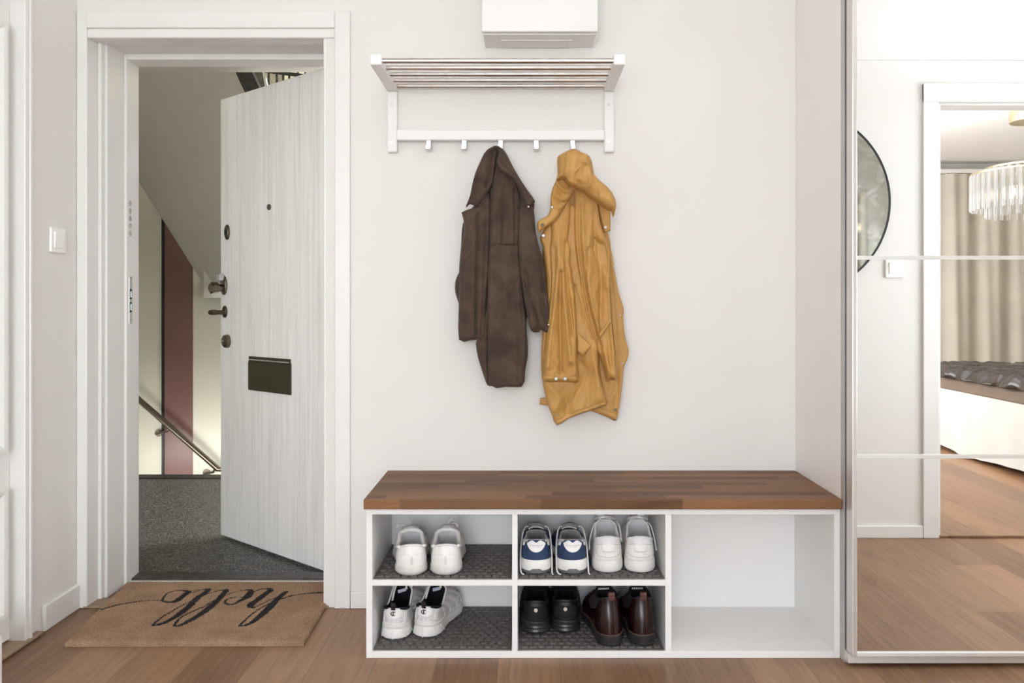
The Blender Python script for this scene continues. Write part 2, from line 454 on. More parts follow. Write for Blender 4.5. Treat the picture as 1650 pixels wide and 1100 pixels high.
for j in range(8):
    bm.faces.new((g0[0][j], g1[0][j], g1[0][j+1], g0[0][j+1])); bm.faces.new((g0[n][j], g0[n][j+1], g1[n][j+1], g1[n][j]))
stair = thing('staircase', 'upper stair flight with grey plastered underside above the landing', 'staircase', (0, 0, 0))
obj('soffit', bm, M['soffit'], stair, smooth=True)
b = bmesh.new(); pe = A1 + Vector((-.02, 0, -.01))
box(b, A1.x - .01, A1.x + .9, FW - .16, FW - .002, A1.z - .0, A1.z + .2)
obj('landing_beam', b, M['soffit'], stair)
b = bmesh.new()
hexa(b, [B00 + Vector((0, -.02, 0)), B2 + Vector((0, -.02, 0)), B2 + Vector((.09, -.02, .0)), B00 + Vector((.09, -.02, .0))],
        [B00 + Vector((0, .12, 0)), B2 + Vector((0, .12, 0)), B2 + Vector((.09, .12, .0)), B00 + Vector((.09, .12, .0))])
obj('string_board', b, M['stone'], stair)
b = bmesh.new()
q0, q1 = at(396, 95, 4.3), at(446, 170, 4.3)
hexa(b, [q0 + Vector((-.02, 0, .05)), q0 + Vector((.07, 0, .05)), q1 + Vector((-.03, 0, -.1)), q1 + Vector((-.13, 0, -.1))],
        [q0 + Vector((-.02, .05, .05)), q0 + Vector((.07, .05, .05)), q1 + Vector((-.03, .05, -.1)), q1 + Vector((-.13, .05, -.1))])
obj('stair_panel', b, plain('stair_panel_paint', (92, 94, 82), .6, vary=.12, nscale=20), stair)
rail = thing('stair_railing', 'dark metal stair balusters glimpsed over the top of the open door', 'railing', at(450, 130, 4.5))
rl = rail.location.copy()
def rel(p): return Vector(p) - rl
for (xa, xb, r, mt) in ((421, 421, .012, 'steel'), (424, 436, .018, 'black'), (428, 440, .006, 'steel')):
    b = bmesh.new(); tube(b, [rel(at(xa - 14 if xa != xb else xa, 80, 4.4)), rel(at(xb, 170, 4.4))], r, 10); obj('post', b, M[mt], rail, smooth=True)
for xx in (433, 446, 456.5, 466, 480, 492):
    b = bmesh.new(); tube(b, [rel(at(xx, 70, 4.9)), rel(at(xx, 175, 4.9))], .0075, 10); obj('baluster', b, M['black'], rail, smooth=True)
b = bmesh.new(); tube(b, [rel(at(425, 114, 4.9)), rel(at(520, 126, 4.9))], .012, 10); obj('bottom_rail', b, M['black'], rail, smooth=True)
struct('wall_upper', boxm((-1.75, 1.55, 2.9, 3.0, 2.2, 4.2)), plain('upper_stair_paint', (236, 228, 200), .6))

# handrail on the far wall
ZR = FW + CAM_D - .09
hr = thing('handrail', 'brushed steel handrail sloping down the stairwell wall', 'handrail', at(290, 702, ZR))
h0 = hr.location.copy()
b = bmesh.new(); p0, p1 = at(20, 465, ZR), at(352, 756, ZR)
tube(b, [p0 - h0, p1 - h0, p1 - h0 + Vector((.05, 0, .004)), p1 - h0 + Vector((.30, 0, .004))], .021, 16); obj('rail', b, M['nickel'], hr, smooth=True)
for (px, py, rx, ry) in ((256, 697, 272, 688), (333, 761, 346, 754)):
    b = bmesh.new(); w = at(px, py, FW + CAM_D); r = at(rx, ry, ZR)
    tube(b, [w - h0, w - h0 + Vector((0, -.05, 0)), (r - h0) + Vector((-.01, 0, -.03)), r - h0], .008, 10)
    cyl(b, w - h0, (0, -1, 0), .028, .006, 20)
    obj('bracket', b, M['nickel'], hr, smooth=True)

# ------------------------------------------------------------------ switches
def switch(name_label, loc, rotz):
    t = thing('light_switch', name_label, 'light switch', loc, rotz)
    obj('frame_plate', boxm((-.042, .042, -.010, 0, -.042, .042)), M['plastic'], t, bevel=.004)
    b = bmesh.new()
    hexa(b, [(-.028, -.008, -.028), (.028, -.008, -.028), (.028, -.008, .028), (-.028, -.008, .028)], [(-.027, -.0125, -.027), (.027, -.0125, -.027), (.027, -.0155, .027), (-.027, -.0155, .027)])
    obj('rocker', b, M['plastic'], t, bevel=.002)
switch('white rocker light switch on the wall beside the entrance door', (XL, -.125, 1.273), PI/2)
switch('white rocker light switch reflected in the wardrobe mirror below the round mirror', (1.672, WB, 1.222), PI)
# ------------------------------------------------------------------ shoe bench
bench = thing('shoe_cabinet', 'low white open shoe cabinet with five compartments under the wooden bench top', 'shoe cabinet', (.233, -.2, 0))
bl = bench.location.copy()
YF, YK = -.393, -.004
def bpart(name, *dims, mat='white', bev=.0012):
    return obj(name, boxm(*[(a - bl.x, b - bl.x, c - bl.y, d - bl.y, e, f) for a, b, c, d, e, f in dims]), M[mat], bench, bevel=bev)
X0, X1 = -.480, .9405
bpart('side_panel', (X0, -.4615, YF, YK, 0, .4475))
bpart('side_panel', (.9225, X1, YF, YK, 0, .4475))
bpart('top_panel', (-.4615, .9225, YF, YK, .430, .4475))
bpart('bottom_panel', (-.4615, .9225, YF, YK, 0, .0205))
bpart('back_panel', (-.4615, .9225, -.050, YK - .002, .0205, .430))
bpart('divider', (-.0425, -.026, YF, -.050, .0205, .430))
bpart('divider', (.4165, .435, YF, -.050, .0205, .430))
bpart('shelf', (-.4615, -.0425, YF, -.050, .2165, .234))
bpart('shelf', (-.026, .4165, YF, -.050, .2165, .234))

top = boxm((-.4845, .9405, -.411, -.001, .4495, .4795))
tt = obj('bench_top', top, M['block'], None, bevel=.0025)
tag(tt, 'thick brown butcher block bench top lying on the white shoe cabinet', 'bench top')

# rubber shoe mats with raised oval studs
def shoe_mat(label, x0, x1, z, y0=-.388, y1=-.054):
    t = thing('rubber_mat', label, 'mat', ((x0 + x1)/2, (y0 + y1)/2, z), 0, 'rubber mats in the shoe cabinet')
    cx, cy = (x0 + x1)/2, (y0 + y1)/2
    bm = bmesh.new()
    box(bm, x0 - cx, x1 - cx, y0 - cy, y1 - cy, 0, .003)
    px, py = .0250, .0262
    r = 0; y = y0 + .020
    while y < y1 - .006:
        x = x0 + .018 + (px/2 if r % 2 else 0)
        while x < x1 - .010:
            pts = []
            for s, zz in ((1.0, .0025), (.96, .0056), (.82, .0066)):
                lp = []
                for k in range(12):
                    a = 2*PI*k/12 + PI/12
                    ca, sa = math.cos(a), math.sin(a)
                    lp.append((x - cx + math.copysign(abs(ca)**.65, ca)*.0115*s, y - cy + math.copysign(abs(sa)**.65, sa)*.0116*s, zz))
                pts.append(lp)
            loft(bm, pts, False, True)
            x += px
        y += py; r += 1
    o = obj('studded_sheet', bm, M['rubber'], t)
    return t
shoe_mat('dark rubber mat under the plain white low sneakers', -.459, -.045, .2345)
shoe_mat('dark rubber mat under the chunky white sneakers with black lining', -.459, -.045, .0210)
shoe_mat('dark rubber mat under the navy and white runners', -.0235, .414, .2345)
shoe_mat('dark rubber mat under the black sneakers and burgundy boots', -.0235, .414, .0210)

# ------------------------------------------------------------------ hat rack
rack = thing('hat_rack', 'white wall hat rack with five steel bars and a hook rail', 'hat rack', (-.09, 0, 1.6))
rk = rack.location.copy()
def rp(name, bm, mat, par=rack, **k):
    for v in bm.verts: v.co -= rk
    return obj(name, bm, mat, par, **k)
RX0, RX1 = -.484, .306
for s, (a, b) in enumerate(((RX0, RX0 + .036), (RX1 - .036, RX1))):
    br = rp('bracket', boxm((a, b, -.022, 0, 1.588, 1.80)), M['white'], bevel=.005)
    bm = bmesh.new()
    for poly in ([(-.320, 1.800), (-.320, 1.833), (-.0, 1.833), (-.0, 1.800)],):
        hexa(bm, [(a, y, z) for y, z in poly], [(b, y, z) for y, z in poly])
    rp('arm', bm, M['white'], bevel=.004)
    for z in (1.752, 1.622):
        bm = bmesh.new(); cyl(bm, ((a + b)/2 - .003, -.0215, z), (0, -1, 0), .0045, .0015, 14)
        sc = rp('screw', bm, M['steel'], smooth=True)
for i, y in enumerate((-.302, -.232, -.162, -.092, -.022)):
    bm = bmesh.new()
    tube(bm, [(RX0 + .030, y, 1.8165), (RX1 - .030, y, 1.8165)], .0085, 20)
    rp('steel_bar', bm, M['steel'], smooth=True)
rp('hook_rail', boxm((RX0 + .036, RX1 - .036, -.036, -.008, 1.627, 1.663)), M['white'], bevel=.003)
HOOKX = [at(p, 236, 2.70).x for p in (690, 747.5, 806.5, 864, 923)]
for hxx in HOOKX:
    bm = bmesh.new(); w = .0085
    prof = [(-.026, 1.632), (-.030, 1.632), (-.030, 1.594), (-.050, 1.592), (-.056, 1.596), (-.056, 1.606), (-.0525, 1.606), (-.0525, 1.598), (-.048, 1.5965), (-.026, 1.5975)]
    prof = [(-.026, 1.632), (-.031, 1.632), (-.031, 1.596), (-.052, 1.596), (-.052, 1.606), (-.056, 1.606), (-.056, 1.5915), (-.026, 1.5915)]
    hexa(bm, [(hxx - w, y, z) for y, z in prof], [(hxx + w, y, z) for y, z in prof])
    rp('hook', bm, M['chrome'], bevel=.0012)

# ------------------------------------------------------------------ fuse box high on the wall
fb = thing('fuse_box', 'white boxed fuse cupboard on the wall above the hat rack', 'cupboard', (.045, 0, 1.956))
fbl = fb.location.copy()
bm = boxm((-.1435 - fbl.x, .2325 - fbl.x, -.134, .0005, 0, .46)); obj('body', bm, M['trim'], fb, bevel=.002)
obj('door', boxm((-.1475 - fbl.x, .2365 - fbl.x, -.154, -.136, .004, .47)), M['trim'], fb, bevel=.003)
obj('inspection_cover', boxm((-.085 - fbl.x, .155 - fbl.x, -.085, -.012, -.003, .001)), M['trim'], fb, bevel=.001)
for xx in (-.07, .14):
    bm = bmesh.new(); cyl(bm, (xx - fbl.x, -.04, -.0025), (0, 0, -1), .003, .0012, 12); obj('screw', bm, M['steel'], fb, smooth=True)

# ------------------------------------------------------------------ mirrored wardrobe
wd = thing('wardrobe', 'tall white wardrobe with mirrored sliding doors beside the bench', 'wardrobe', (1.95, -.2, 0))
wl = wd.location.copy()
def wp(name, *dims, mat='panel', par=wd, bev=.0015):
    return obj(name, boxm(*[(a - wl.x, b - wl.x, c - wl.y, d - wl.y, e, f) for a, b, c, d, e, f in dims]), M[mat], par, bevel=bev)
WX0, WX1 = .9425, 3.10
WT = 2.38
wp('side_panel', (WX0, WX0 + .018, -.3945, -.002, 0, WT))
wp('edge_strip', (WX0 - .0008, WX0 + .018, -.4195, -.395, 0, WT), mat='alu_grey', bev=.0005)
wp('gap_shade', (WX0 + .002, WX0 + .018, -.4315, -.4195, .04, WT), mat='black', bev=0)  # black strip standing in for the shaded gap behind the door
wp('side_panel', (WX1 - .018, WX1, -.40, -.002, 0, WT))
wp('back_panel', (WX0 + .018, WX1 - .018, -.02, -.002, 0, WT))
wp('top_panel', (WX0 + .018, WX1 - .018, -.40, -.02, WT - .02, WT))
wp('bottom_rail', (WX0 + .001, WX1, -.445, -.02, .008, .036), mat='alu')
wp('door_track', (WX0 + .003, WX1, -.437, -.421, .036, WT), mat='alu') if False else None
YM = -.468
def mirror_door(x0, x1, ym, ztop):
    zb, zt = .041, ztop
    dz = [zb + .011, .619, 1.1945, 1.7675, zt - .012]
    d = wp('sliding_door', (x0 + .002, x1 - .002, ym + .004, ym + .034, zb, zt), mat='alu', bev=.001)
    def dp(name, mat, *dims, bev=.001): return wp(name, *dims, mat=mat, par=d, bev=bev)
    dp('door_stile', 'stile', (x0, x0 + .0155, ym - .007, ym + .036, zb, zt), bev=.003)
    dp('door_stile', 'stile', (x1 - .0155, x1, ym - .007, ym + .036, zb, zt), bev=.003)
    dp('door_rail', 'alu', (x0 + .0155, x1 - .0155, ym - .006, ym + .004, zb, zb + .011))
    dp('door_rail', 'alu', (x0 + .0155, x1 - .0155, ym - .006, ym + .004, zt - .012, zt))
    for z, h in ((.619, .0055), (1.1945, .0055), (1.7675, .0012)):
        dp('glazing_bar', 'alu', (x0 + .0155, x1 - .0155, ym - (.005 if h > .002 else .0006), ym + .002, z - h, z + h), bev=.0004)
    e = (zb + .011, .6135, .6245, 1.189, 1.200, 1.7663, 1.7687, zt - .012)
    for k in range(4):
        dp('mirror_panel', 'mirror', (x0 + .0155, x1 - .0155, ym, ym + .004, e[2*k], e[2*k+1]), bev=0)
mirror_door(.9425, 2.02, YM, WT - .01)
mirror_door(1.995, 3.09, YM + .045, WT - .01)

# ------------------------------------------------------------------ coir doormat with "hello"
def coir():
    t = NT('coir')
    f = t.noise(t.tc, 420, 2); f2 = t.noise(t.tc, 9, 3); f3 = t.noise(t.tc, 1400, 1)
    h = t.math('ADD', t.math('MULTIPLY', f, .75), t.math('ADD', t.math('MULTIPLY', f2, .30), t.math('MULTIPLY', f3, .25)))
    col = t.ramp(h, [(.34, srgb(84, 64, 47)), (.62, srgb(146, 116, 90)), (.9, srgb(188, 160, 132))])
    t.bump(f, .5, .003)
    return t.out(col, .95)
M['coir'] = coir()
M['ink'] = plain('black_mat_print', (34, 32, 31), .95, vary=.3, nscale=300)
ZT = .0165
c_nl, c_nr = Vector((-1.427, -.318)), Vector((-.690, -.312))
c_fl, c_fr = Vector((-1.508, .214)), Vector((-.7055, .214))
strokes = [
 [(164,981,.010),(193,973,.008),(220,968.7,.007),(246.7,966.7,.006),(260,966.3,.008),(266.7,957,.008),(277,952,.006),(290.7,950,.007),(302,951.6,.016),(302,954,.022),(293,961,.024),(283,967.5,.024),(270.7,969.3,.015),(261,966.7,.009)],
 [(304,954.5,.006),(310,954,.005),(320,950.5,.005),(331,948.8,.010),(335.5,949.5,.020),(331,954,.022),(318.7,962,.024),(306.7,974,.026),(286.7,990,.024),(266.7,1002,.02),(253.3,1006,.016),(247,1006,.011),(260,994,.008),(280,982,.007),(297,972.7,.007),(320,962.5,.006),(333,956.7,.005),(346.7,952,.005),(357,949.8,.007),(364.5,950,.02),(357,959,.022),(346.7,970,.024),(333,982,.026),(320,991,.024),(306.7,998.5,.022),(291,1006,.016),(281.5,1006.5,.011),(293,993,.008),(318.7,980.5,.008),(330.7,976.2,.007),(341,968.5,.006),(361,959.8,.005),(373,954.5,.005),(386.7,951,.006),(395,949.8,.008),(404,950.7,.018),(400,959,.030),(390.7,965.5,.02),(378.7,971.5,.012),(369,973,.009),(362.5,969.5,.009),(367,964,.008),(380,961.6,.006),(391,961,.005)],
 [(406,954,.007),(411,952,.006),(420,949,.007),(430.7,947.6,.011),(435.5,949.7,.022),(426.7,956.7,.026),(413,967,.026),(403.2,974.5,.026),(408,978,.013),(418.7,974,.006),(433,966.5,.006),(444,962.5,.006)],
 [(461,953,.018),(447,964,.024),(437,975,.028),(422.7,988.7,.026),(406.7,1001,.020),(395,1006.6,.014),(387,1006.5,.011),(394.7,998.5,.008),(406.7,988.3,.008),(421,978.5,.007),(434.7,971,.007)],
 [(447,966.5,.007),(464,960.7,.008),(480,957.3,.008),(493,955.4,.009),(513,954,.011),(532,953.8,.012),(548,954.5,.012),(556,955.5,.012)],
]
segs = []
for s in strokes:
    P = smooth_path([tuple(on_floor(x, y, ZT)[:2]) + (w,) for x, y, w in s], 5)
    for a, b in zip(P, P[1:]): segs.append((a, b))
NX, NY = 330, 230
rng = np.random.default_rng(4)
U, V = np.meshgrid(np.linspace(0, 1, NX), np.linspace(0, 1, NY))
def bil(U, V, k): return (c_nl[k]*(1-U) + c_nr[k]*U)*(1-V) + (c_fl[k]*(1-U) + c_fr[k]*U)*V
PX, PY = bil(U, V, 0), bil(U, V, 1)
edge = np.minimum(np.minimum(U, 1-U)*.75, np.minimum(V, 1-V)*.53)
lowf = np.sin(PX*37 + 2*np.sin(PY*23))*.0006
PZ = ZT - .0012 + rng.uniform(-.0016, .0016, U.shape) + lowf - .006*np.clip(1 - edge/.008, 0, 1)**2
PXj = PX + rng.uniform(-.0009, .0009, U.shape); PYj = PY + rng.uniform(-.0009, .0009, U.shape)
# print mask on cell centres
CX = (PX[:-1, :-1] + PX[1:, 1:])/2 + rng.uniform(-.0012, .0012, (NY-1, NX-1)); CY = (PY[:-1, :-1] + PY[1:, 1:])/2 + rng.uniform(-.0012, .0012, (NY-1, NX-1))
mask = np.zeros(CX.shape, bool)
for a, b in segs:
    d = b[:2] - a[:2]; L2 = max(d @ d, 1e-12)
    tt_ = np.clip(((CX - a[0])*d[0] + (CY - a[1])*d[1]) / L2, 0, 1)
    dist = np.hypot(CX - a[0] - tt_*d[0], CY - a[1] - tt_*d[1])
    mask |= dist < np.maximum((a[2] + (b[2]-a[2])*tt_)*.5, .0026)
base = np.where(PY > -.03, .0078, .0)
verts = np.concatenate([np.stack([PXj, PYj, PZ], -1).reshape(-1, 3)])
idx = np.arange(NX*NY).reshape(NY, NX)
faces = np.stack([idx[:-1, :-1], idx[:-1, 1:], idx[1:, 1:], idx[1:, :-1]], -1).reshape(-1, 4)
ring = list(idx[0, :]) + list(idx[1:, -1]) + list(idx[-1, -2::-1]) + list(idx[-2:0:-1, 0])
nb = len(verts)
fx, fy = PX.reshape(-1), PY.reshape(-1)
bverts = [(fx[i], fy[i], .0079 if fy[i] > -.03 else .0004) for i in ring]
allv = verts.tolist() + bverts
fl = faces.tolist()
for k in range(len(ring)):
    k2 = (k + 1) % len(ring)
    fl.append([int(ring[k2]), int(ring[k]), nb + k, nb + k2])
fl.append([nb + k for k in range(len(ring))][::-1])
dl = Vector(((c_nl.x + c_fr.x)/2, -.05, 0))
allv = [(x - dl.x, y - dl.y, z) for x, y, z in allv]
me = bpy.data.meshes.new('doormat'); me.from_pydata(allv, [], fl); me.update()
me.materials.append(M['coir']); me.materials.append(M['ink'])
mi = np.zeros(len(fl), np.int32); mi[:mask.size] = mask.reshape(-1)
me.polygons.foreach_set('material_index', mi)
om = bpy.data.objects.new('doormat', me); COL.objects.link(om); om.location = dl
tag(om, 'brown coir doormat with upside down black hello lettering by the open door', 'doormat')
# ------------------------------------------------------------------ coats on the hooks
def suede():
    t = NT('brown_suede')
    f = t.noise(t.tc, 14, 4, .6, .5); f2 = t.noise(t.scale(t.tc, (220, 220, 90)), 1, 2)
    h = t.math('ADD', t.math('MULTIPLY', f, .8), t.math('MULTIPLY', f2, .2))
    col = t.ramp(h, [(.32, srgb(50, 36, 28)), (.68, srgb(84, 65, 52))])
    t.bump(f2, .15, .001)
    return t.out(col, .85, Sheen_Weight=.06, Sheen_Roughness=.5)
M['suede'] = suede()
M['coat_dark'] = plain('dark_neck_shade', (44, 33, 27), .8, vary=.15, nscale=30)  # shadow tone for the neck opening
M['mustard'] = plain('mustard_rubberised_cotton', (186, 141, 76), .6, vary=.035, nscale=18, bump=.06, bscale=900)
M['cord'] = plain('white_cord', (232, 230, 226), .7)

from mathutils import noise
SOFT, CRUMP = .7, .003
def cloth(name, outline, ZW, mat, parent, thick=.02, soft=14, creases=(), step=1.7, tilt=None, smooth=True, curve=4, origin=None, back=.004, wrinkle=.0, taper=None, gain=1.0, crump=None):
    soft = soft*SOFT
    crump = CRUMP if crump is None else crump
    """closed cloth panel with real thickness: outline in the wall-parallel plane at distance ZW, belly towards the room.
    creases: (points, width, depth) with depth>0 a fold standing out, <0 a furrow"""
    P = np.array(outline, float)
    if curve:
        P = np.array(smooth_path(list(map(tuple, P)) + [tuple(P[0])], curve))[:-1]
    # resample boundary
    out = [P[0]]
    for a, b in zip(P, np.roll(P, -1, 0)):
        d = np.hypot(*(b - a)); k = max(1, int(d/step))
        for i in range(1, k + 1): out.append(a + (b - a)*i/k)
    B = np.array(out[:-1])
    lo, hi = B.min(0), B.max(0)
    gx, gy = np.meshgrid(np.arange(lo[0] + step/2, hi[0], step), np.arange(lo[1] + step/2, hi[1], step))
    gx = gx + (np.arange(gx.shape[0]) % 2)[:, None]*step*.5
    Q = np.stack([gx.ravel(), gy.ravel()], -1)
    def dist_poly(Q, L, closed):
        D = np.full(len(Q), 1e9)
        n = len(L)
        for i in range(n if closed else n - 1):
            a, b = L[i], L[(i+1) % n]; d = b - a; l2 = max(d @ d, 1e-9)
            t = np.clip(((Q - a) @ d)/l2, 0, 1)
            D = np.minimum(D, np.hypot(*(Q - a - t[:, None]*d).T))
        return D
    inside = np.zeros(len(Q), bool)
    for a, b in zip(B, np.roll(B, -1, 0)):
        c = ((a[1] > Q[:, 1]) != (b[1] > Q[:, 1]))
        with np.errstate(divide='ignore', invalid='ignore'):
            xi = (b[0]-a[0])*(Q[:, 1]-a[1])/(b[1]-a[1]) + a[0]
        inside ^= c & (Q[:, 0] < xi)
    Q = Q[inside]
    Q = Q[dist_poly(Q, B, True) > step*.45]
    allp = np.concatenate([B, Q])
    n = len(B)
    vs, es, fs, *_ = delaunay_2d_cdt([Vector(p) for p in allp], [(i, (i+1) % n) for i in range(n)], [], 1, 1e-6)
    V = np.array([tuple(v) for v in vs])
    D = dist_poly(V, B, True)
    e = np.clip(D/soft, 0, 1)
    prof = np.sqrt(np.clip(1 - (1 - e)**2, 0, 1))
    H = thick*prof
    for pts, w, dep in creases:
        L = np.array(smooth_path([tuple(p) for p in pts], 5))
        dd = dist_poly(V, L, False)/w
        H = H + gain*dep*np.exp(-dd**1.3)*1.15*np.clip(D/4.0, .15 if dep > 0 else .5, 1)
    if wrinkle:
        H = H + wrinkle*prof*(np.sin(V[:, 0]*.31 + 1.7*np.sin(V[:, 1]*.071)) + .6*np.sin(V[:, 0]*.73 + V[:, 1]*.12))
    if crump:
        nz = np.array([noise.noise((a*.085, b*.022, ZW*9)) + .45*noise.noise((a*.2 + b*.05, b*.05, 3 + ZW*9)) for a, b in V])
        H = H + crump*nz*np.clip(D/6, 0, 1)
    if taper:
        H = H*(.25 + .75*np.clip((V[:, 1] - taper[0])/(taper[1] - taper[0]), 0, 1)**.8)
    H = np.maximum(H, .0012)
    ty = (tilt(V[:, 0], V[:, 1]) if tilt else np.zeros(len(V)))
    k = ZW/F_PX
    X = (V[:, 0] - VX)*k; Z = CAM_H - (V[:, 1] - VY)*k; Y0 = (ZW - CAM_D) - ty
    o0 = origin or Vector((0, 0, 0))
    bm = bmesh.new()
    f_ = [bm.verts.new((X[i]-o0.x, Y0[i]-H[i]-o0.y, Z[i]-o0.z)) for i in range(len(V))]
    b_ = [bm.verts.new((X[i]-o0.x, Y0[i]+back*(.2+.8*prof[i])-o0.y, Z[i]-o0.z)) for i in range(len(V))]
    cnt = {}
    for f in fs:
        a, b, c = f[:3]
        for tri in ([f] if len(f) == 3 else [(f[0], f[i], f[i+1]) for i in range(1, len(f)-1)]):
            try:
                bm.faces.new([f_[i] for i in tri]); bm.faces.new([b_[i] for i in tri][::-1])
            except ValueError: continue
            for i in range(3):
                ed = (tri[i], tri[(i+1) % 3]); cnt[ed] = cnt.get(ed, 0) + 1
    for (a, b) in list(cnt):
        if (b, a) not in cnt:
            bm.faces.new((f_[b], f_[a], b_[a], b_[b]))
    return obj(name, bm, mat, parent, smooth=smooth, angle=180)

M['snap'] = plain('snap_metal', (168, 166, 162), .4, .9, vary=.05)
def snap(px, py, ZW, parent, origin, name='snap', r=.0042, mat='snap'):
    c = at(px, py, ZW) - origin
    b = bmesh.new(); cyl(b, c, (0, -1, 0), 1, 1, 18, prof=[(r, -.006), (r, .0), (r*.8, .0016), (r*.45, .0016), (r*.4, .0006), (.0002, .0008)])
    return obj(name, b, M[mat], parent, smooth=True, angle=30)

# ---- brown coat
bc = thing('coat', 'dark brown suede coat hanging from the third hook', 'coat', (HOOKX[2], -.045, 1.60))
O = bc.location.copy()
S = M['suede']
body = cloth('body', [(771,330),(785,290),(798,258),(808,246),(822,268),(838,293),(852,316),(861,328),(860,345),(863,375),(866,400),(868,430),(852,500),(838,540),(800,540),(745,520),(740,470),(740,430),(743,395),(746,360),(760,335)], 2.70, S, bc, .018, 16, origin=O, back=.02)
cloth('sleeve', [(741,436),(735,449),(733,462),(735,476),(742,494),(752,500),(756,440)], 2.700, S, bc, .02, 9, origin=O)
cloth('sleeve', [(846,322),(857,328),(861,345),(863,372),(868,394),(873,412),(877,432),(881,462),(885,498),(888.5,532),(884,537),(871,531),(869,535),(856,533),(850,512),(843,470),(838,430),(836,396),(836,350),(838,330)], 2.630, S, bc, .016, 10, taper=(325,470), gain=1.5,
      creases=[([(846,440),(853,480),(862,505),(867,532)], 3, -.012), ([(872,470),(876,500),(884,520)], 4, -.008), ([(858,380),(864,430),(870,470)], 6, .006), ([(852,470),(858,500),(862,525)], 5, .006), ([(870,400),(874,440),(880,470)], 3.5, -.010)], origin=O)
# left front panel of the coat
cloth('front_panel', [(743.5,342.5),(752,338),(764,335),(772,330),(781,318),(788,312),(792,340),(790,390),(788,430),(785,470),(782,500),(783,530),(778.5,548),(768,547),(757,548.5),(739.5,547),(739,500),(740,450),(741,420),(745,390),(748,372),(747,355)], 2.665, S, bc, .024, 10,
      creases=[([(770,345),(769,400),(767.5,460),(767,546)], 1.5, -.011), ([(778,330),(777,400),(775,480),(772,545)], 4, .004), ([(784,360),(782,440),(779,500),(777,540)], 3, -.007), ([(755,360),(752,430),(752,520)], 8, .004)], origin=O, curve=2)
# centre panel: long sleeve side hanging lowest
cloth('back_panel', [(790,470),(784,500),(768,549),(767,556),(770,575),(779,604),(785,620),(793,622),(805,623.5),(822,622.5),(841,623),(844,606),(850,576),(850,550),(848,528),(846,505),(840,460)], 2.672, S, bc, .02, 11,
      creases=[([(786.5,500),(787,560),(788,621)], 1.8, -.009), ([(781,552),(776,566)], 3, .008), ([(790,545),(778,555)], 4, -.006)], origin=O, curve=2)
cloth('centre_panel', [(802,258),(808,272),(822,284),(833,305),(838,335),(838,396),(840,440),(843,480),(848,520),(849,560),(846,600),(842,621),(815,623),(789,620),(786,560),(785.5,500),(786,440),(788,396),(790,330),(792,300),(797,275)], 2.655, S, bc, .016, 7,
      creases=[([(789,395.5),(812,395),(837,395)], 1.3, -.0055), ([(810,300),(809,350),(808.5,394)], 1.3, -.006), ([(829,305),(829,350),(828,394)], 1.4, -.006), ([(838,400),(840,470),(843,520)], 2.5, -.008), ([(803,310),(799,350),(796,392)], 5, .005),
               ([(819,300),(819,390)], 6, .006), ([(815,420),(812,500),(808,600)], 10, .005), ([(832,430),(834,520),(838,580)], 6, -.004)], origin=O, curve=2)
cloth('neck_shade', [(789,243),(794,237.5),(801,236.5),(808,240),(807,256),(804,280),(801,302),(790,302),(791,270)], 2.652, M['coat_dark'], bc, .004, 4, origin=O, curve=2)  # dark panel: deep shadow of the neck opening put into its colour
# collar: inner left flap, fold and right flap
cloth('collar', [(801,236.2),(796,236),(788.5,238.6),(780,247),(773,262),(766,278),(761,297),(757.5,315),(750.5,332.5),(753,333),(757,329),(763,331),(768,334),(778,322),(786,308),(793,296),(796,275),(798,258),(800,246)], 2.632, S, bc, .012, 5,
      creases=[([(796,240),(787,243),(779,254),(771,272),(764,296),(758,318)], 2.0, .006), ([(797,246),(795,262),(790,285),(784,300)], 4, -.010), ([(786,258),(780,280),(774,305)], 5, .004)], origin=O, curve=2)
cloth('collar_flap', [(794,235.5),(800,235),(807,237.5),(813,243),(818,251),(826,267),(838,288),(850,306),(862,323),(859,329),(850,334.5),(845,327),(839,313),(833,300),(826,289),(816,282),(806,275),(801,266),(800,258),(804,248),(803.5,242),(799,238.5)], 2.612, S, bc, .018, 5,
      creases=[([(802,238),(805.5,243),(805,249),(802,258),(803,266),(809,274),(819,282),(828,289),(836,302),(843,318),(849,330)], 2.2, .007), ([(811,247),(812,262),(822,276)], 4, .003), ([(809,252),(808,262),(815,272),(828,282)], 2.4, -.004)], origin=O, curve=2)
cloth('pocket_flap', [(811,300),(827,300),(828.5,394),(809.5,394.5)], 2.640, S, bc, .006, 3, origin=O, curve=0)
snap(851.5, 333, 2.598, bc, O, r=.0032)
snap(884, 523, 2.606, bc, O, r=.0026)
b = bmesh.new(); h = at(800, 240, 2.69)
tube(b, [Vector((HOOKX[2] - .004, -.048, 1.606)) - O, Vector((HOOKX[2] - .004, -.054, 1.60)) - O, Vector((HOOKX[2] - .008, -.058, 1.585)) - O], .003, 8)
obj('hanging_loop', b, S, bc, smooth=True)

# ---- mustard rain coat
SOFT, CRUMP = .7, .005
yc = thing('raincoat', 'mustard yellow hooded raincoat hanging from the rightmost hook', 'coat', (HOOKX[4], -.045, 1.60))
O = yc.location.copy()
S = M['mustard']
cloth('body', [(905,330),(925,300),(960,320),(975,360),(985,400),(988,450),(998,520),(1002,600),(996,650),(993,677),(975,670),(955,662),(900,640),(884,600),(876,540),(878,470),(874,405),(885,360)], 2.70, S, yc, .02, 16, origin=O, back=.02)
# right placket, edge-on to the wall
cloth('placket', [(973,376),(980,388),(985,402),(988,420),(992,445),(997,472),(1003,490),(1005,500),(1004,512),(1006,535),(1009,550),(1013,566),(1010,580),(1005,592),(1003,615),(1000,640),(997,660),(993,677.5),(986,660),(990,600),(986,540),(982,480),(976,420),(968,390)], 2.685, S, yc, .010, 5,
      creases=[([(980,410),(988,480),(994,560),(996,640)], 2.5, -.005)], origin=O, curve=2)
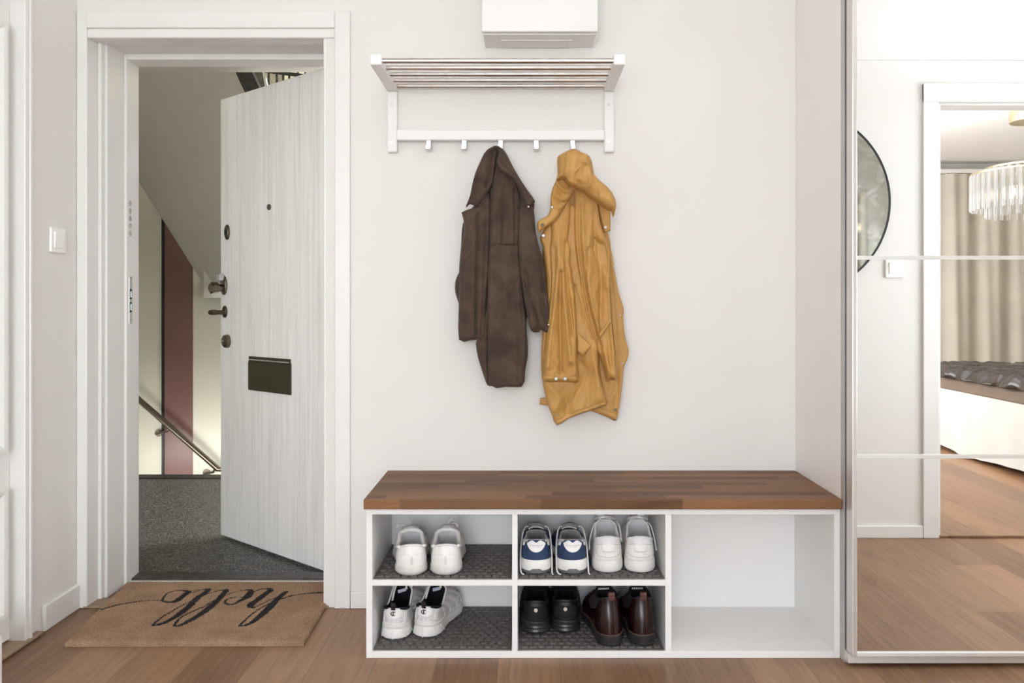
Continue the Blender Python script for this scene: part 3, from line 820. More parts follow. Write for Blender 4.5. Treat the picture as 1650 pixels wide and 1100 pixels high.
# lower right hem
cloth('hem_panel', [(955,560),(985,560),(996,600),(998,640),(996,660),(993,677.5),(975,670.5),(955,662.5),(945,660)], 2.684, S, yc, .012, 8,
      creases=[([(957,655),(975,661),(993,668)], 1.0, -.003), ([(975,600),(985,640)], 8, .004)], origin=O, curve=0)
# front of coat: large panel that ends in the pointed hem
cloth('front_panel', [(888,350),(903,330),(925,330),(945,345),(962,380),(966,430),(965,480),(964,540),(966,590),(970,615),(976,640),(977,652),(955,660.5),(935,667),(915,675),(897,685.5),(889,668),(882,650),(877,630),(874,612),(872,590),(873,550),(877,500),(880,460),(878,430),(874,395),(870,382)], 2.662, S, yc, .022, 10, gain=1.4,
      creases=[([(881,656),(886,672),(896,684)], 2, -.0), ([(896,678),(920,666),(950,655),(976,645)], 1.1, -.003), ([(905,630),(914,650),(913,665)], 5, -.006), ([(930,580),(944,600),(925,640),(915,660)], 9, -.008), ([(952,560),(960,600),(965,640)], 9, .008),
               ([(925,460),(940,510),(955,545)], 2.0, -.007), ([(928,470),(945,520),(960,560)], 4, .004), ([(884,620),(900,640),(892,660)], 6, .006)], origin=O, curve=2)
# left sleeve
cloth('sleeve', [(886,352),(895,340),(907,326),(918,322),(919,345),(917,368),(915,390),(920,402),(919,420),(922,440),(926,470),(929,510),(930,550),(931,585),(932.5,614.5),(915,615),(895,615),(875,614),(873.5,600),(877,560),(882,520),(886,480),(888,440),(886,400),(888,375)], 2.640, S, yc, .030, 13, taper=(320,430), gain=1.35,
      creases=[([(900,365),(899,420),(893,480),(888,530),(882,590)], 5, .010), ([(906,420),(907,470),(912,520),(918,580)], 4.5, .012), ([(903,440),(902,500),(903,560),(904,600)], 3.5, -.012), ([(912,390),(911,430),(916,480),(924,540)], 3, -.010), ([(893,400),(893,450),(887,510)], 3, -.010),
               ([(922,480),(925,540),(926,600)], 4, .006), ([(889,572),(905,598)], 4, -.004), ([(912,600),(918,590)], 4, -.004), ([(875,604.5),(900,606),(931,605.5)], .9, -.0035), ([(894,600),(895,614)], 1.2, -.003), ([(909,600),(909,614)], 1.2, -.003)], origin=O, curve=2)
# right front with sleeve ending at the lower right
cloth('sleeve', [(926,308),(940,306),(955,318),(963,335),(967,360),(973,378),(978,392),(983,410),(982,440),(983,480),(985,520),(990,560),(992,590),(993,612),(984,611),(981,613.5),(976.5,613.5),(974,600),(968,578),(960,556),(950,530),(944,505),(938,480),(934,450),(929,420),(925,390),(924,350)], 2.645, S, yc, .030, 12, taper=(300,420), gain=1.25,
      creases=[([(937,310),(938,380),(944,440),(952,490),(966,540),(980,600)], 5.0, .014), ([(929,320),(930,400),(938,460)], 3.0, .006), ([(933,330),(934,400),(941,460),(951,510),(964,555)], 3.4, -.013), ([(948,400),(942,450),(948,490),(960,540),(972,585)], 3, -.010),
               ([(957,340),(957,370),(961,410)], 4, -.010), ([(958,400),(972,395),(975,410),(978,440)], 4.5, -.016), ([(963,410),(967,430),(968,470),(966,520),(968,560)], 7, -.020), ([(959,388),(968,398),(975,420)], 4, -.018), ([(982,440),(984,500),(987,560),(988,605)], 4, .010), ([(977,470),(979,530),(983,590)], 4, -.008), ([(951,330),(952,360),(948,400),(950,440)], 4, .007), ([(956,470),(963,500),(962,540)], 4, .007)], origin=O, curve=2)
cloth('pocket_flap', [(929,533),(953.5,557),(939.5,574.5),(930,567)], 2.630, S, yc, .010, 3, creases=[([(951,559),(938.5,571.5)], .9, -.003)], origin=O, curve=0)
cloth('pocket_welt', [(964.5,538),(982,514),(985,519),(967.5,544)], 2.614, S, yc, .006, 2, origin=O, curve=0)
# collar strap on the left with press studs, gathers under the hood
cloth('collar_strap', [(898,286),(908,287),(921,300),(922,311),(916,322),(907,337),(898,352),(890,360),(880,366),(872,372),(868,374),(865.5,359),(874,352),(883,346.5),(887,335),(887,320),(890,304)], 2.618, S, yc, .016, 7,
      creases=[([(897,297),(908,309),(921,311)], 2.2, .009), ([(895,300),(905,312),(920,313)], 1.8, -.010), ([(893,312),(905,322),(915,321)], 2.2, .008), ([(890,320),(902,328),(912,325)], 1.8, -.009), ([(888,330),(899,336),(905,333)], 2.2, .006), ([(918,315),(905,337),(891,357),(872,370)], 1.2, -.004), ([(900,290),(906,298),(918,302)], 2.0, -.010)], origin=O, curve=2)
cloth('collar_end', [(962,327),(974,333),(984,340),(984,372),(973,374.5),(968,355)], 2.668, S, yc, .008, 4, origin=O, curve=0)
# hood
cloth('hood', [(924,240),(931,242.5),(939,246.5),(946,249),(951,254),(954,262),(956,274),(958,282),(966,291),(976,299),(985,309),(991,320),(993,331),(991,341),(988,350),(986,344),(984,340),(977,338),(966,330.5),(955,322),(945,314.5),(934,307),(924,302.5),(915,299),(909,291),(904,289),(896,292),(898.5,281),(898,268),(898,254),(903,249),(911,244.5),(918,241.5)], 2.585, S, yc, .052, 22,
      creases=[([(907,250),(907,270),(905,285)], 3, -.006), ([(913,255),(914,275),(910,287)], 5, .006), ([(900,289),(911,288),(914,293),(924,301)], 2.5, .008), ([(939,266),(932,276),(927,290),(932,300)], 4, -.010), ([(940,266),(948,270),(949,290),(947,305)], 3.5, .010), ([(949,268),(956,290),(962,315)], 4, -.010), ([(958,284),(960,300),(966,325)], 4, .007), ([(916,296),(932,302),(950,314),(968,328),(984,337)], 2, .006),
               ([(926,280),(936,270),(941,266)], 2.2, .007)], origin=O, curve=2)
cloth('belt_tab', [(870.5,641),(882,641),(885,653.5),(869,651.5)], 2.690, S, yc, .006, 3, origin=O, curve=0)
b = bmesh.new(); tube(b, [at(984.5, 335, 2.66) - O, at(984.5, 372, 2.665) - O, at(985, 400, 2.68) - O, at(987, 412, 2.69) - O], .0016, 6); obj('drawstring', b, M['cord'], yc, smooth=True)
for (px, py, z, mt, r) in ((874,362.5,2.602,'bronze',.0062),(875.5,379.5,2.634,'snap',.0056),(889.5,333.5,2.602,'snap',.004),(975.5,366,2.658,'snap',.0056),(896,610,2.602,'snap',.0060),(910.5,610,2.602,'snap',.0060),(896,667,2.640,'nickel',.0064),(991.5,660,2.668,'nickel',.005),(989,429,2.672,'snap',.0028),(999,508,2.673,'snap',.0032),(1003,585,2.673,'snap',.0032)):
    snap(px, py, z, yc, O, r=r, mat=mt)
# ------------------------------------------------------------------ shoes
M['leather_white'] = plain('white_leather', (228, 226, 223), .42, vary=.02, nscale=30, bump=.05, bscale=700)
M['mesh_white'] = plain('white_mesh', (214, 213, 211), .7, vary=.07, nscale=160, bump=.3, bscale=1200)
M['sole_white'] = plain('white_sole', (226, 224, 220), .5, vary=.03, nscale=20)
M['sole_offwhite'] = plain('worn_white_sole', (214, 211, 206), .6, vary=.05, nscale=30)
M['lining_white'] = plain('white_lining', (222, 221, 222), .8, vary=.03, nscale=40)
M['lining_grey'] = plain('grey_lining', (176, 172, 172), .85, vary=.05, nscale=60)
M['lining_dark'] = plain('dark_lining', (24, 25, 32), .85, vary=.1, nscale=60)
M['insole_grey'] = plain('grey_insole', (112, 110, 110), .8, vary=.1, nscale=40)
M['navy'] = plain('navy_suede', (36, 58, 92), .75, vary=.1, nscale=60, bump=.1, bscale=900)
M['sole_grey'] = plain('grey_outsole', (104, 103, 110), .6, vary=.06)
M['leather_black'] = plain('black_leather', (26, 25, 25), .42, vary=.15, nscale=60, bump=.08, bscale=800)
M['sole_black'] = plain('black_sole', (46, 45, 45), .35, vary=.12, nscale=30)
M['burgundy'] = plain('burgundy_leather', (38, 15, 14), .22, vary=.35, nscale=22, bump=.04, bscale=300)
M['elastic'] = plain('dark_elastic', (34, 26, 34), .8, vary=.2, nscale=120)
M['lace_white'] = plain('white_lace', (224, 222, 220), .75, vary=.04, nscale=300)
M['lace_black'] = plain('black_lace', (20, 20, 20), .6, vary=.1)
M['print'] = plain('grey_print', (92, 96, 108), .6, vary=.05)
M['seam'] = plain('seam_shadow_thread', (192, 190, 187), .7, vary=.05)
M['strip_grey'] = plain('pale_grey_strip', (206, 204, 201), .5)
M['tag'] = plain('grey_label', (190, 190, 205), .6, vary=.05)

class Shoe:
    def __init__(s, L=.285, W=.104, side=1, sole=.030, sole_toe=.022, heel=.088, dip=.066, front=.105, u0=.022, u1=.47, cw=.62, bulge=.006, collar_back=.0, toe=.046, heel_w=.72):
        s.__dict__.update(locals()); s.N = 64
        s.RT = 16
    def half(s, u):
        def seg(u):
            pts = [(0, s.heel_w), (.18, s.heel_w + .02), (.4, .70), (.55, .84), (.70, 1.0), (.82, .98), (1, .80)]
            for (a, x), (b, y) in zip(pts, pts[1:]):
                if u <= b:
                    t = (u-a)/(b-a); t = t*t*(3-2*t); return x + (y-x)*t
            return pts[-1][1]
        hc = math.sqrt(max(0, 1-(1-min(u/.15, 1))**2)); tc = math.sqrt(max(0, 1-(1-min((1-u)/.26, 1))**2))
        return s.W/2*seg(u)*hc*tc
    def cx(s, u):               # gentle banana of the footprint, towards the inside at the toe
        return -s.side*.010*(max(0, u-.35)/.65)**1.6
    def foot(s, phi, off=0.0):
        u = (1-math.cos(phi))/2
        w = s.half(u) + off*abs(math.sin(phi))**.5
        y = u*s.L + (-off if u < .5 else off)*abs(math.cos(phi))**2
        return Vector((s.cx(u) + math.copysign(w, math.sin(phi)) if abs(math.sin(phi)) > 1e-9 else s.cx(u), y, 0))
    def soleh(s, u): return s.sole + (s.sole_toe - s.sole)*min(1, u/.7)
    def collar(s, phi):
        c = math.cos(phi)
        u = s.u0 + (s.u1-s.u0)*(1-c)/2
        w = s.W/2*s.heel_w*s.cw*1.3*abs(math.sin(phi))**.7
        w = min(w, s.half(max(u, .02)) - .004) if abs(math.sin(phi)) > .3 else w
        if c > 0: z = s.dip + (s.heel - s.dip)*c**2.2
        else: z = s.dip + (s.front - s.dip)*(-c)**1.3
        return Vector((s.cx(u)*.5 + math.copysign(w, math.sin(phi)), u*s.L - s.collar_back*(c > 0)*c, z))
    def S(s, phi, t):
        u = (1-math.cos(phi))/2
        B = s.foot(phi); B.z = s.soleh(u) - .002
        C = s.collar(phi)
        d = C - B; hd = Vector((d.x, d.y, 0)); dist = hd.length
        outw = Vector((math.sin(phi)*.8, -math.cos(phi)*.5, 0))
        P1 = B + Vector((0, 0, s.toe*.62 if u > .75 else d.z*.5*(1-u/.75) + s.toe*.62*(u/.75))) + outw*s.bulge
        k = .12 if u < .3 else .12 + .33*min(1, (u-.3)/.5)
        P2 = C - hd*k + Vector((0, 0, -(C.z-B.z)*(.33 - .10*min(1, u)))) + outw*s.bulge*.5
        a = 1-t
        return B*a**3 + P1*3*a*a*t + P2*3*a*t*t + C*t**3
    def nrm(s, phi, t):
        e = .01
        du = s.S(phi+e, t) - s.S(phi-e, t); dv = s.S(phi, min(1, t+e)) - s.S(phi, max(0, t-e))
        n = du.cross(dv)
        if n.length < 1e-12: return Vector((0, -1, 0))
        n.normalize()
        c = s.S(phi, t) - Vector((0, s.L*.3, .03))
        return n if n.dot(c) > 0 else -n
    def heel_uv(s, x, z):
        """phi,t of the heel surface at sideways offset x and height z as seen from behind"""
        lo, hi = 0.0, 1.0
        phi = x*24
        for _ in range(3):
            lo, hi = 0.0, 1.0
            for _ in range(22):
                m = (lo+hi)/2
                if s.S(phi, m).z < z: lo = m
                else: hi = m
            t = (lo+hi)/2
            a, b = (0, 1.35) if x >= 0 else (-1.35, 0)
            for _ in range(22):
                m = (a+b)/2
                if s.S(m, t).x < x: a = m
                else: b = m
            phi = (a+b)/2
        return phi, t
    def on_heel(s, x, z, off=.0):
        phi, t = s.heel_uv(x, z)
        return s.S(phi, t) + s.nrm(phi, t)*off
    # --- pieces
    def phis(s):
        return [-PI + 2*PI*(k+.5)/s.N for k in range(s.N)]
    def upper(s, mat, parent, name='upper', mats=None):
        bm = bmesh.new()
        loops = [[s.S(p, r/s.RT) for p in s.phis()] for r in range(s.RT+1)]
        loft(bm, loops, True, False)
        return obj(name, bm, mat, parent, smooth=True, angle=60)
    def lining(s, mat, parent, depth=.0, thick=.005, insole='insole_grey'):
        bm = bmesh.new(); loops = []
        def inner(p, off, z=None, f=0):
            C = s.collar(p); c0 = Vector((0, (s.u0+s.u1)/2*s.L, C.z))
            d = (c0 - C); d.z = 0
            q = C + d.normalized()*min(off, d.length*.9)
            if z is not None: q.z = C.z + (z - C.z)*f
            return q
        zi = s.sole + .012
        loops.append([s.collar(p) for p in s.phis()])
        loops.append([inner(p, thick*.5) + Vector((0, 0, .0018)) for p in s.phis()])
        loops.append([inner(p, thick) for p in s.phis()])
        for f in (.15, .35, .6, .85, 1.0):
            loops.append([inner(p, thick + .001, zi, f) + Vector((0, (.05 if math.cos(p) < 0 else 0)*f*(-math.cos(p)), 0)) for p in s.phis()])
        loft(bm, loops, False, True)
        o = obj('lining', bm, M[mat], parent, smooth=True, angle=70)
        bm = bmesh.new()
        loft(bm, [[q + Vector((0, 0, zz)) for q in loops[-1]] for zz in (.0002, .002)])
        obj('insole', bm, M[insole], o)
        return o
    def padded_collar(s, mat, parent, r=.0055, p0=-PI, p1=PI, taper=True):
        bm = bmesh.new(); n = 56
        pts = [s.collar(p0 + (p1-p0)*k/n) for k in range(n+1)]
        rs = [r*(.75+.25*abs(math.sin(PI*k/n))) for k in range(n+1)]
        tube(bm, pts, rs, 12)
        return obj('collar', bm, M[mat], parent, smooth=True, angle=180)
    def sole_part(s, mat, parent, prof, name='sole', zscale=True):
        """prof: list of (offset, z) from the ground up; the top follows the upper's lower edge"""
        bm = bmesh.new(); loops = []
        for off, z in prof:
            lp = []
            for p in s.phis():
                u = (1-math.cos(p))/2
                q = s.foot(p, off); q.z = z*(s.soleh(u)/s.sole)
                if u > .8: q.z += .006*((u-.8)/.2)**2
                lp.append(q)
            loops.append(lp)
        loft(bm, loops)
        return obj(name, bm, M[mat], parent, smooth=True, angle=35)
    def patch(s, outline, mat, parent, name, off=.0014, step=.0035, phit=False, curve=0):
        """shape lying on the heel: outline in (x,z) metres as seen from behind (or in (phi,t))"""
        P = np.array(smooth_path(list(outline) + [outline[0]], curve))[:-1] if curve else np.array(outline, float)
        st = .06 if phit else step
        B = []
        for a, b in zip(P, np.roll(P, -1, 0)):
            k = max(1, int(np.hypot(*(b-a))/st))
            for i in range(k): B.append(a + (b-a)*i/k)
        B = np.array(B); lo, hi = B.min(0), B.max(0)
        gx, gz = np.meshgrid(np.arange(lo[0]+st/2, hi[0], st), np.arange(lo[1]+st/2, hi[1], st))
        Q = np.stack([gx.ravel(), gz.ravel()], -1)
        n = len(B)
        vs, es, fs, *_ = delaunay_2d_cdt([Vector(p) for p in np.concatenate([B, Q])], [(i, (i+1) % n) for i in range(n)], [], 1, 1e-7)
        bm = bmesh.new()
        def loc(v, o):
            if phit: return s.S(v[0], v[1]) + s.nrm(v[0], v[1])*o
            return s.on_heel(v[0], v[1], o)
        F = [bm.verts.new(loc(v, off)) for v in vs]; G = [bm.verts.new(loc(v, -.001)) for v in vs]
        cnt = set()
        for f in fs:
            bm.faces.new([F[i] for i in f]); bm.faces.new([G[i] for i in f][::-1])
            for i in range(len(f)): cnt.add((f[i], f[(i+1) % len(f)]))
        for a, b in cnt:
            if (b, a) not in cnt: bm.faces.new((F[b], F[a], G[a], G[b]))
        return obj(name, bm, mat if not isinstance(mat, str) else M[mat], parent, smooth=True, angle=50)
    def line(s, pts, mat, parent, name, r=.0007, phit=False, off=.0004):
        bm = bmesh.new()
        P = smooth_path(pts, 5)
        tube(bm, [(s.S(p[0], p[1]) + s.nrm(p[0], p[1])*off) if phit else s.on_heel(p[0], p[1], off) for p in P], r, 6)
        return obj(name, bm, M[mat], parent, smooth=True)
    def text(s, body, size, x, z, mat, parent, name, off=.0024):
        cu = bpy.data.curves.new('tmp_text', 'FONT'); cu.body = body; cu.size = size; cu.align_x = 'CENTER'; cu.align_y = 'CENTER'; cu.resolution_u = 2
        cu.space_character = 1.25
        o = bpy.data.objects.new('tmp_text', cu); COL.objects.link(o)
        bpy.context.view_layer.update()
        me = bpy.data.meshes.new_from_object(o.evaluated_get(bpy.context.evaluated_depsgraph_get()))
        bm = bmesh.new(); bm.from_mesh(me)
        bpy.data.objects.remove(o); bpy.data.curves.remove(cu); bpy.data.meshes.remove(me)
        for v in bm.verts:
            q = s.on_heel(x + v.co.x, z + v.co.y, off); v.co = q
        return obj(name, bm, M[mat], parent)
    def tongue(s, mat, parent, h=.03, w=.05, lean=.012, thick=.008):
        C = s.collar(PI - .001)
        bm = bmesh.new(); loops = []
        n = 7; m = 9
        base = s.S(PI-.001, .75)
        def row(k):
            f = k/n
            cy = base.y + (C.y + lean - base.y)*f - .004*math.sin(f*PI) ; cz = base.z + .002 + (C.z + h - base.z)*f
            ww = w*(.5*(1 if f < .8 else math.sqrt(max(.05, 1-((f-.8)/.25)**2))))
            fr = []; bk = []
            for j in range(m+1):
                a = -1 + 2*j/m
                x = C.x + a*ww; y = cy + a*a*(-.014)
                fr.append(Vector((x, y - thick/2*(1-a**4*.7), cz))); bk.append(Vector((x, y + thick/2*(1-a**4*.7), cz + .001)))
            return fr + bk[::-1]
        loft(bm, [row(k) for k in range(n+1)])
        return obj('tongue', bm, M[mat] if isinstance(mat, str) else mat, parent, smooth=True, angle=70)
    def laces(s, mat, parent, rows=4, r=.0026, spread=.62, loops=True):
        out = []
        for i in range(rows):
            t = .60 + .34*i/(rows-1) if rows > 1 else .8
            bm = bmesh.new(); pts = []
            for k in range(9):
                a = -1 + 2*k/8
                p = PI - a*spread*(1 - .1*i) if a >= 0 else -PI - a*spread*(1 - .1*i)
                q = s.S(p, t); pts.append(q + Vector((0, .0, .004 + .004*(1-a*a))))
            tube(bm, pts, r, 8, flat=.55)
            out.append(obj('lace', bm, M[mat], parent, smooth=True))
        return out
    def lace_loop(s, pts, mat, parent, r=.0026, name='lace', flat=.6):
        bm = bmesh.new(); tube(bm, [Vector(p) for p in smooth_path(pts, 5)], r, 8, flat=flat)
        return obj(name, bm, M[mat], parent, smooth=True, angle=180)
    def pull_tab(s, mat, parent, w=.014, h=.022, z=None, x=0.0, lean=-.004):
        C = s.collar(0.0) if x == 0 else s.collar(x)
        z = C.z - .016 if z is None else z
        bm = bmesh.new()
        pts = [(-.0045, z - C.z), (-.0065, (z - C.z)*.3), (-.0055 + lean, h*.7), (-.001 + lean, h), (.004 + lean*.5, h*.75), (.0055, 0), (.0065, -.012)]
        loops = []
        P = smooth_path(pts, 4)
        for i, p in enumerate(P):
            a = P[max(0, i-1)]; b = P[min(len(P)-1, i+1)]; d = b - a; nn = np.array([-d[1], d[0]])/max(1e-9, np.hypot(*d))*.0011
            loops.append([Vector((C.x - w/2, C.y + p[0] + nn[0], C.z + p[1] + nn[1])), Vector((C.x + w/2, C.y + p[0] + nn[0], C.z + p[1] + nn[1])),
                          Vector((C.x + w/2, C.y + p[0] - nn[0], C.z + p[1] - nn[1])), Vector((C.x - w/2, C.y + p[0] - nn[0], C.z + p[1] - nn[1]))])
        loft(bm, loops)
        return obj('pull_tab', bm, M[mat], parent, smooth=True, angle=40)

ZUP, ZLO = .2345 + .0066, .0210 + .0066
def place(px, py, z, deg, label, group, name='sneaker', cat='shoe'):
    p = on_floor(px, py, z)
    return thing(name, label, cat, p, math.radians(-deg), group)      # deg > 0: toe turns to the right

# 1. plain white low sneakers
def low_sneaker(px, py, deg, side, label):
    t = place(px, py, ZUP, deg, label, 'plain white low sneakers')
    s = Shoe(L=.285, W=.112, side=side, sole=.026, sole_toe=.022, heel=.092, dip=.074, front=.102, cw=.80, bulge=.006, toe=.05, heel_w=.80, u0=.035)
    u = s.upper(M['leather_white'], t)
    s.sole_part('sole_offwhite', t, [(-.006, 0), (-.001, .0035), (.0030, .012), (.0035, .021), (.0028, .0255), (-.003, .028)])
    sm = bmesh.new(); tube(sm, [s.foot(p, .0036) + Vector((0, 0, .0095)) for p in s.phis()], .0009, 6); obj('sole_groove', sm, M['seam'], t, smooth=True)
    s.lining('lining_white', t, thick=.006)
    s.padded_collar('leather_white', t, .0068, .75, 2*PI - .75)
    s.tongue('leather_white', t, h=.008, w=.056, lean=.012, thick=.011)
    s.patch([(-.0035, .034), (.0035, .034), (.0035, .0585), (-.0035, .0585)], 'strip_grey', t, 'heel_strip', .0016)
    s.line([(-.034, .060), (-.020, .0625), (-.007, .0625)], 'seam', t, 'seam', .0005)
    s.line([(.007, .0625), (.020, .0625), (.034, .060)], 'seam', t, 'seam', .0005)
    s.line([(-.034, .080), (-.022, .086), (0, .0885), (.022, .086), (.034, .080)], 'seam', t, 'seam', .0006)
    s.laces('lace_white', t, 5, .0032)
    C = s.collar(PI - .01)
    if side < 0:
        s.lace_loop([(C.x, C.y + .01, C.z + .018), (C.x - .006, C.y + .006, C.z + .034), (C.x - .014, C.y + .004, C.z + .046), (C.x - .024, C.y + .004, C.z + .052), (C.x - .028, C.y + .004, C.z + .046)], 'lace_white', t, .004, flat=.25)
        s.lace_loop([(C.x - .01, C.y + .02, C.z + .008), (C.x - .03, C.y + .01, C.z + .016), (C.x - .042, C.y + .0, C.z + .018), (C.x - .046, C.y - .002, C.z + .010)], 'lace_white', t, .003, flat=.3)
    else:
        s.lace_loop([(C.x, C.y + .02, C.z + .012), (C.x + .006, C.y + .01, C.z + .026), (C.x + .018, C.y + .004, C.z + .037), (C.x + .028, C.y, C.z + .039), (C.x + .028, C.y - .002, C.z + .032), (C.x + .012, C.y + .002, C.z + .028)], 'lace_white', t, .0042, flat=.3)
        s.lace_loop([(C.x + .01, C.y + .03, C.z + .012), (C.x + .024, C.y + .02, C.z + .014), (C.x + .03, C.y + .006, C.z + .006)], 'lace_white', t, .0035, flat=.5)
    return t
low_sneaker(663.5, 928.0, -10, -1, 'plain white low sneaker with tongue lace standing up, leftmost on the upper shelf')
low_sneaker(718, 927.5, -3, 1, 'plain white low sneaker beside the bare part of the upper rubber mat')

# 2. chunky white sneakers with black lining
def chunky(px, py, deg, side, label):
    t = place(px, py, ZLO, deg, label, 'chunky white sneakers')
    s = Shoe(L=.290, W=.104, side=side, sole=.040, sole_toe=.030, heel=.094, dip=.080, front=.126, cw=.78, bulge=.004, toe=.055, heel_w=.76, u0=.035, u1=.48)
    s.upper(M['mesh_white'], t)
    sp = s.sole_part('sole_white', t, [(.002, .0035), (.0060, .006), (.0065, .012), (.0035, .030), (.0015, .033), (.0035, .036), (.004, .041), (.001, .0445)])
    s.sole_part('sole_grey', t, [(-.003, 0), (.001, .001), (.002, .0036)], 'outsole')
    for a in (-1.05, -.55, .55, 1.05):
        b = bmesh.new(); pts = []
        for zz, off in ((.005, .0065), (.012, .0070), (.022, .0054), (.031, .0040)):
            q = s.foot(a*(1 - .25*zz/.03), off); q.z = zz; pts.append(q)
        tube(b, pts, .0018, 8); obj('sole_rib', b, M['sole_white'], sp, smooth=True)
    b = bmesh.new(); q = [s.foot(0.0001, o) + Vector((0, 0, z)) for z, o in ((.0045, .0062), (.012, .0068), (.024, .0052), (.032, .0040))]
    tube(b, q, [.0022, .0016, .0013, .001], 8); obj('sole_rib', b, M['sole_white'], sp, smooth=True)
    s.lining('lining_dark', t, thick=.005, insole='lining_dark')
    s.padded_collar('leather_white', t, .0038, 1.25, 2*PI - 1.25)
    s.padded_collar('lining_dark', t, .0042, .35, 1.35); s.padded_collar('lining_dark', t, .0042, -1.35, -.35)
    s.patch([(-.024, .0865), (-.026, .077), (-.019, .0675), (0, .0655), (.019, .0675), (.026, .077), (.024, .0865), (.012, .0905), (-.012, .0905)], 'leather_white', t, 'heel_patch', .0022, curve=3)
    bandm = 'leather_white'
    s.patch([(-.034, .0455), (.034, .0455), (.034, .051), (-.034, .051)], bandm, t, 'heel_band', .002)
    s.patch([(.030, .052), (.0345, .052), (.036, .080), (.031, .080)], bandm, t, 'side_strip', .002)
    s.patch([(-.0345, .052), (-.030, .052), (-.031, .080), (-.036, .080)], bandm, t, 'side_strip', .002)
    # round C emblem
    b = bmesh.new(); cz = .0778
    def ring(a0, a1, r0, r1, n=20):
        o_ = [];
        for k in range(n+1):
            a = a0 + (a1-a0)*k/n; o_.append((r1*1.25*math.cos(a), cz + r1*math.sin(a)))
        for k in range(n+1):
            a = a1 - (a1-a0)*k/n; o_.append((r0*1.25*math.cos(a), cz + r0*math.sin(a)))
        return o_
    s.patch(ring(.55, 2*PI - .55, .0046, .0066), 'lining_dark', t, 'emblem', .0034, step=.003)
    s.patch([(-.0016, cz - .0068), (.0016, cz - .0068), (.0016, cz + .0068), (-.0016, cz + .0068)], 'lining_dark', t, 'emblem', .0034)
    s.patch([(.0016, cz + .0042), (.0052, cz + .0036), (.006, cz + .0062), (.0016, cz + .0066)], 'lining_dark', t, 'emblem', .0034)
    s.pull_tab('elastic', t, .013, .016, z=.0895)
    s.tongue('lining_dark', t, h=.02, w=.058, lean=.012, thick=.010)
    b = bmesh.new(); C = s.collar(PI - .01)
    hexa(b, [(C.x - .018, C.y - .0115, C.z - .030), (C.x + .008, C.y - .0115, C.z - .022), (C.x + .006, C.y - .0095, C.z - .013), (C.x - .020, C.y - .0095, C.z - .021)],
            [(C.x - .018, C.y - .0095, C.z - .030), (C.x + .008, C.y - .0095, C.z - .022), (C.x + .006, C.y - .0075, C.z - .013), (C.x - .020, C.y - .0075, C.z - .021)])
    obj('tongue_label', b, M['tag'], t)
    s.laces('lace_white', t, 4, .003)
    # side overlays
    for sd in (1, -1):
        for p0, p1 in ((1.15, 1.30), (1.50, 1.62), (1.82, 1.95), (2.15, 2.26)):
            s.patch([(sd*p0, .05), (sd*p1, .05), (sd*(p1 + .12), .9), (sd*(p0 + .12), .9)], 'leather_white', t, 'side_strip', .002, phit=True)
        s.patch([(sd*1.1, .32), (sd*2.5, .30), (sd*2.5, .40), (sd*1.1, .44)], 'leather_white', t, 'side_strip', .0026, phit=True)
    s.lace_loop([(C.x - .026, C.y - .055, C.z - .038), (C.x - .022, C.y - .03, C.z - .004), (C.x - .01, C.y - .004, C.z + .016), (C.x + .006, C.y + .006, C.z + .026)], 'leather_white', t, .0034, 'lace')
    s.lace_loop([(C.x + .010, C.y + .0, C.z + .026), (C.x + .020, C.y - .014, C.z + .018), (C.x + .030, C.y - .022, C.z + .004), (C.x + .026, C.y - .022, C.z - .006), (C.x + .014, C.y - .012, C.z + .008)], 'lace_white', t, .0034)
    s.lace_loop([(C.x + .008, C.y + .0, C.z + .026), (C.x + .010, C.y - .012, C.z + .008), (C.x + .011, C.y - .018, C.z - .014)], 'lace_white', t, .0036)
    return t
chunky(633, 1030.5, 5, -1, 'chunky white sneaker with round black heel emblem against the cabinet side')
chunky(682, 1027, 14, 1, 'chunky white sneaker with round black heel emblem and toe turned to the empty mat')

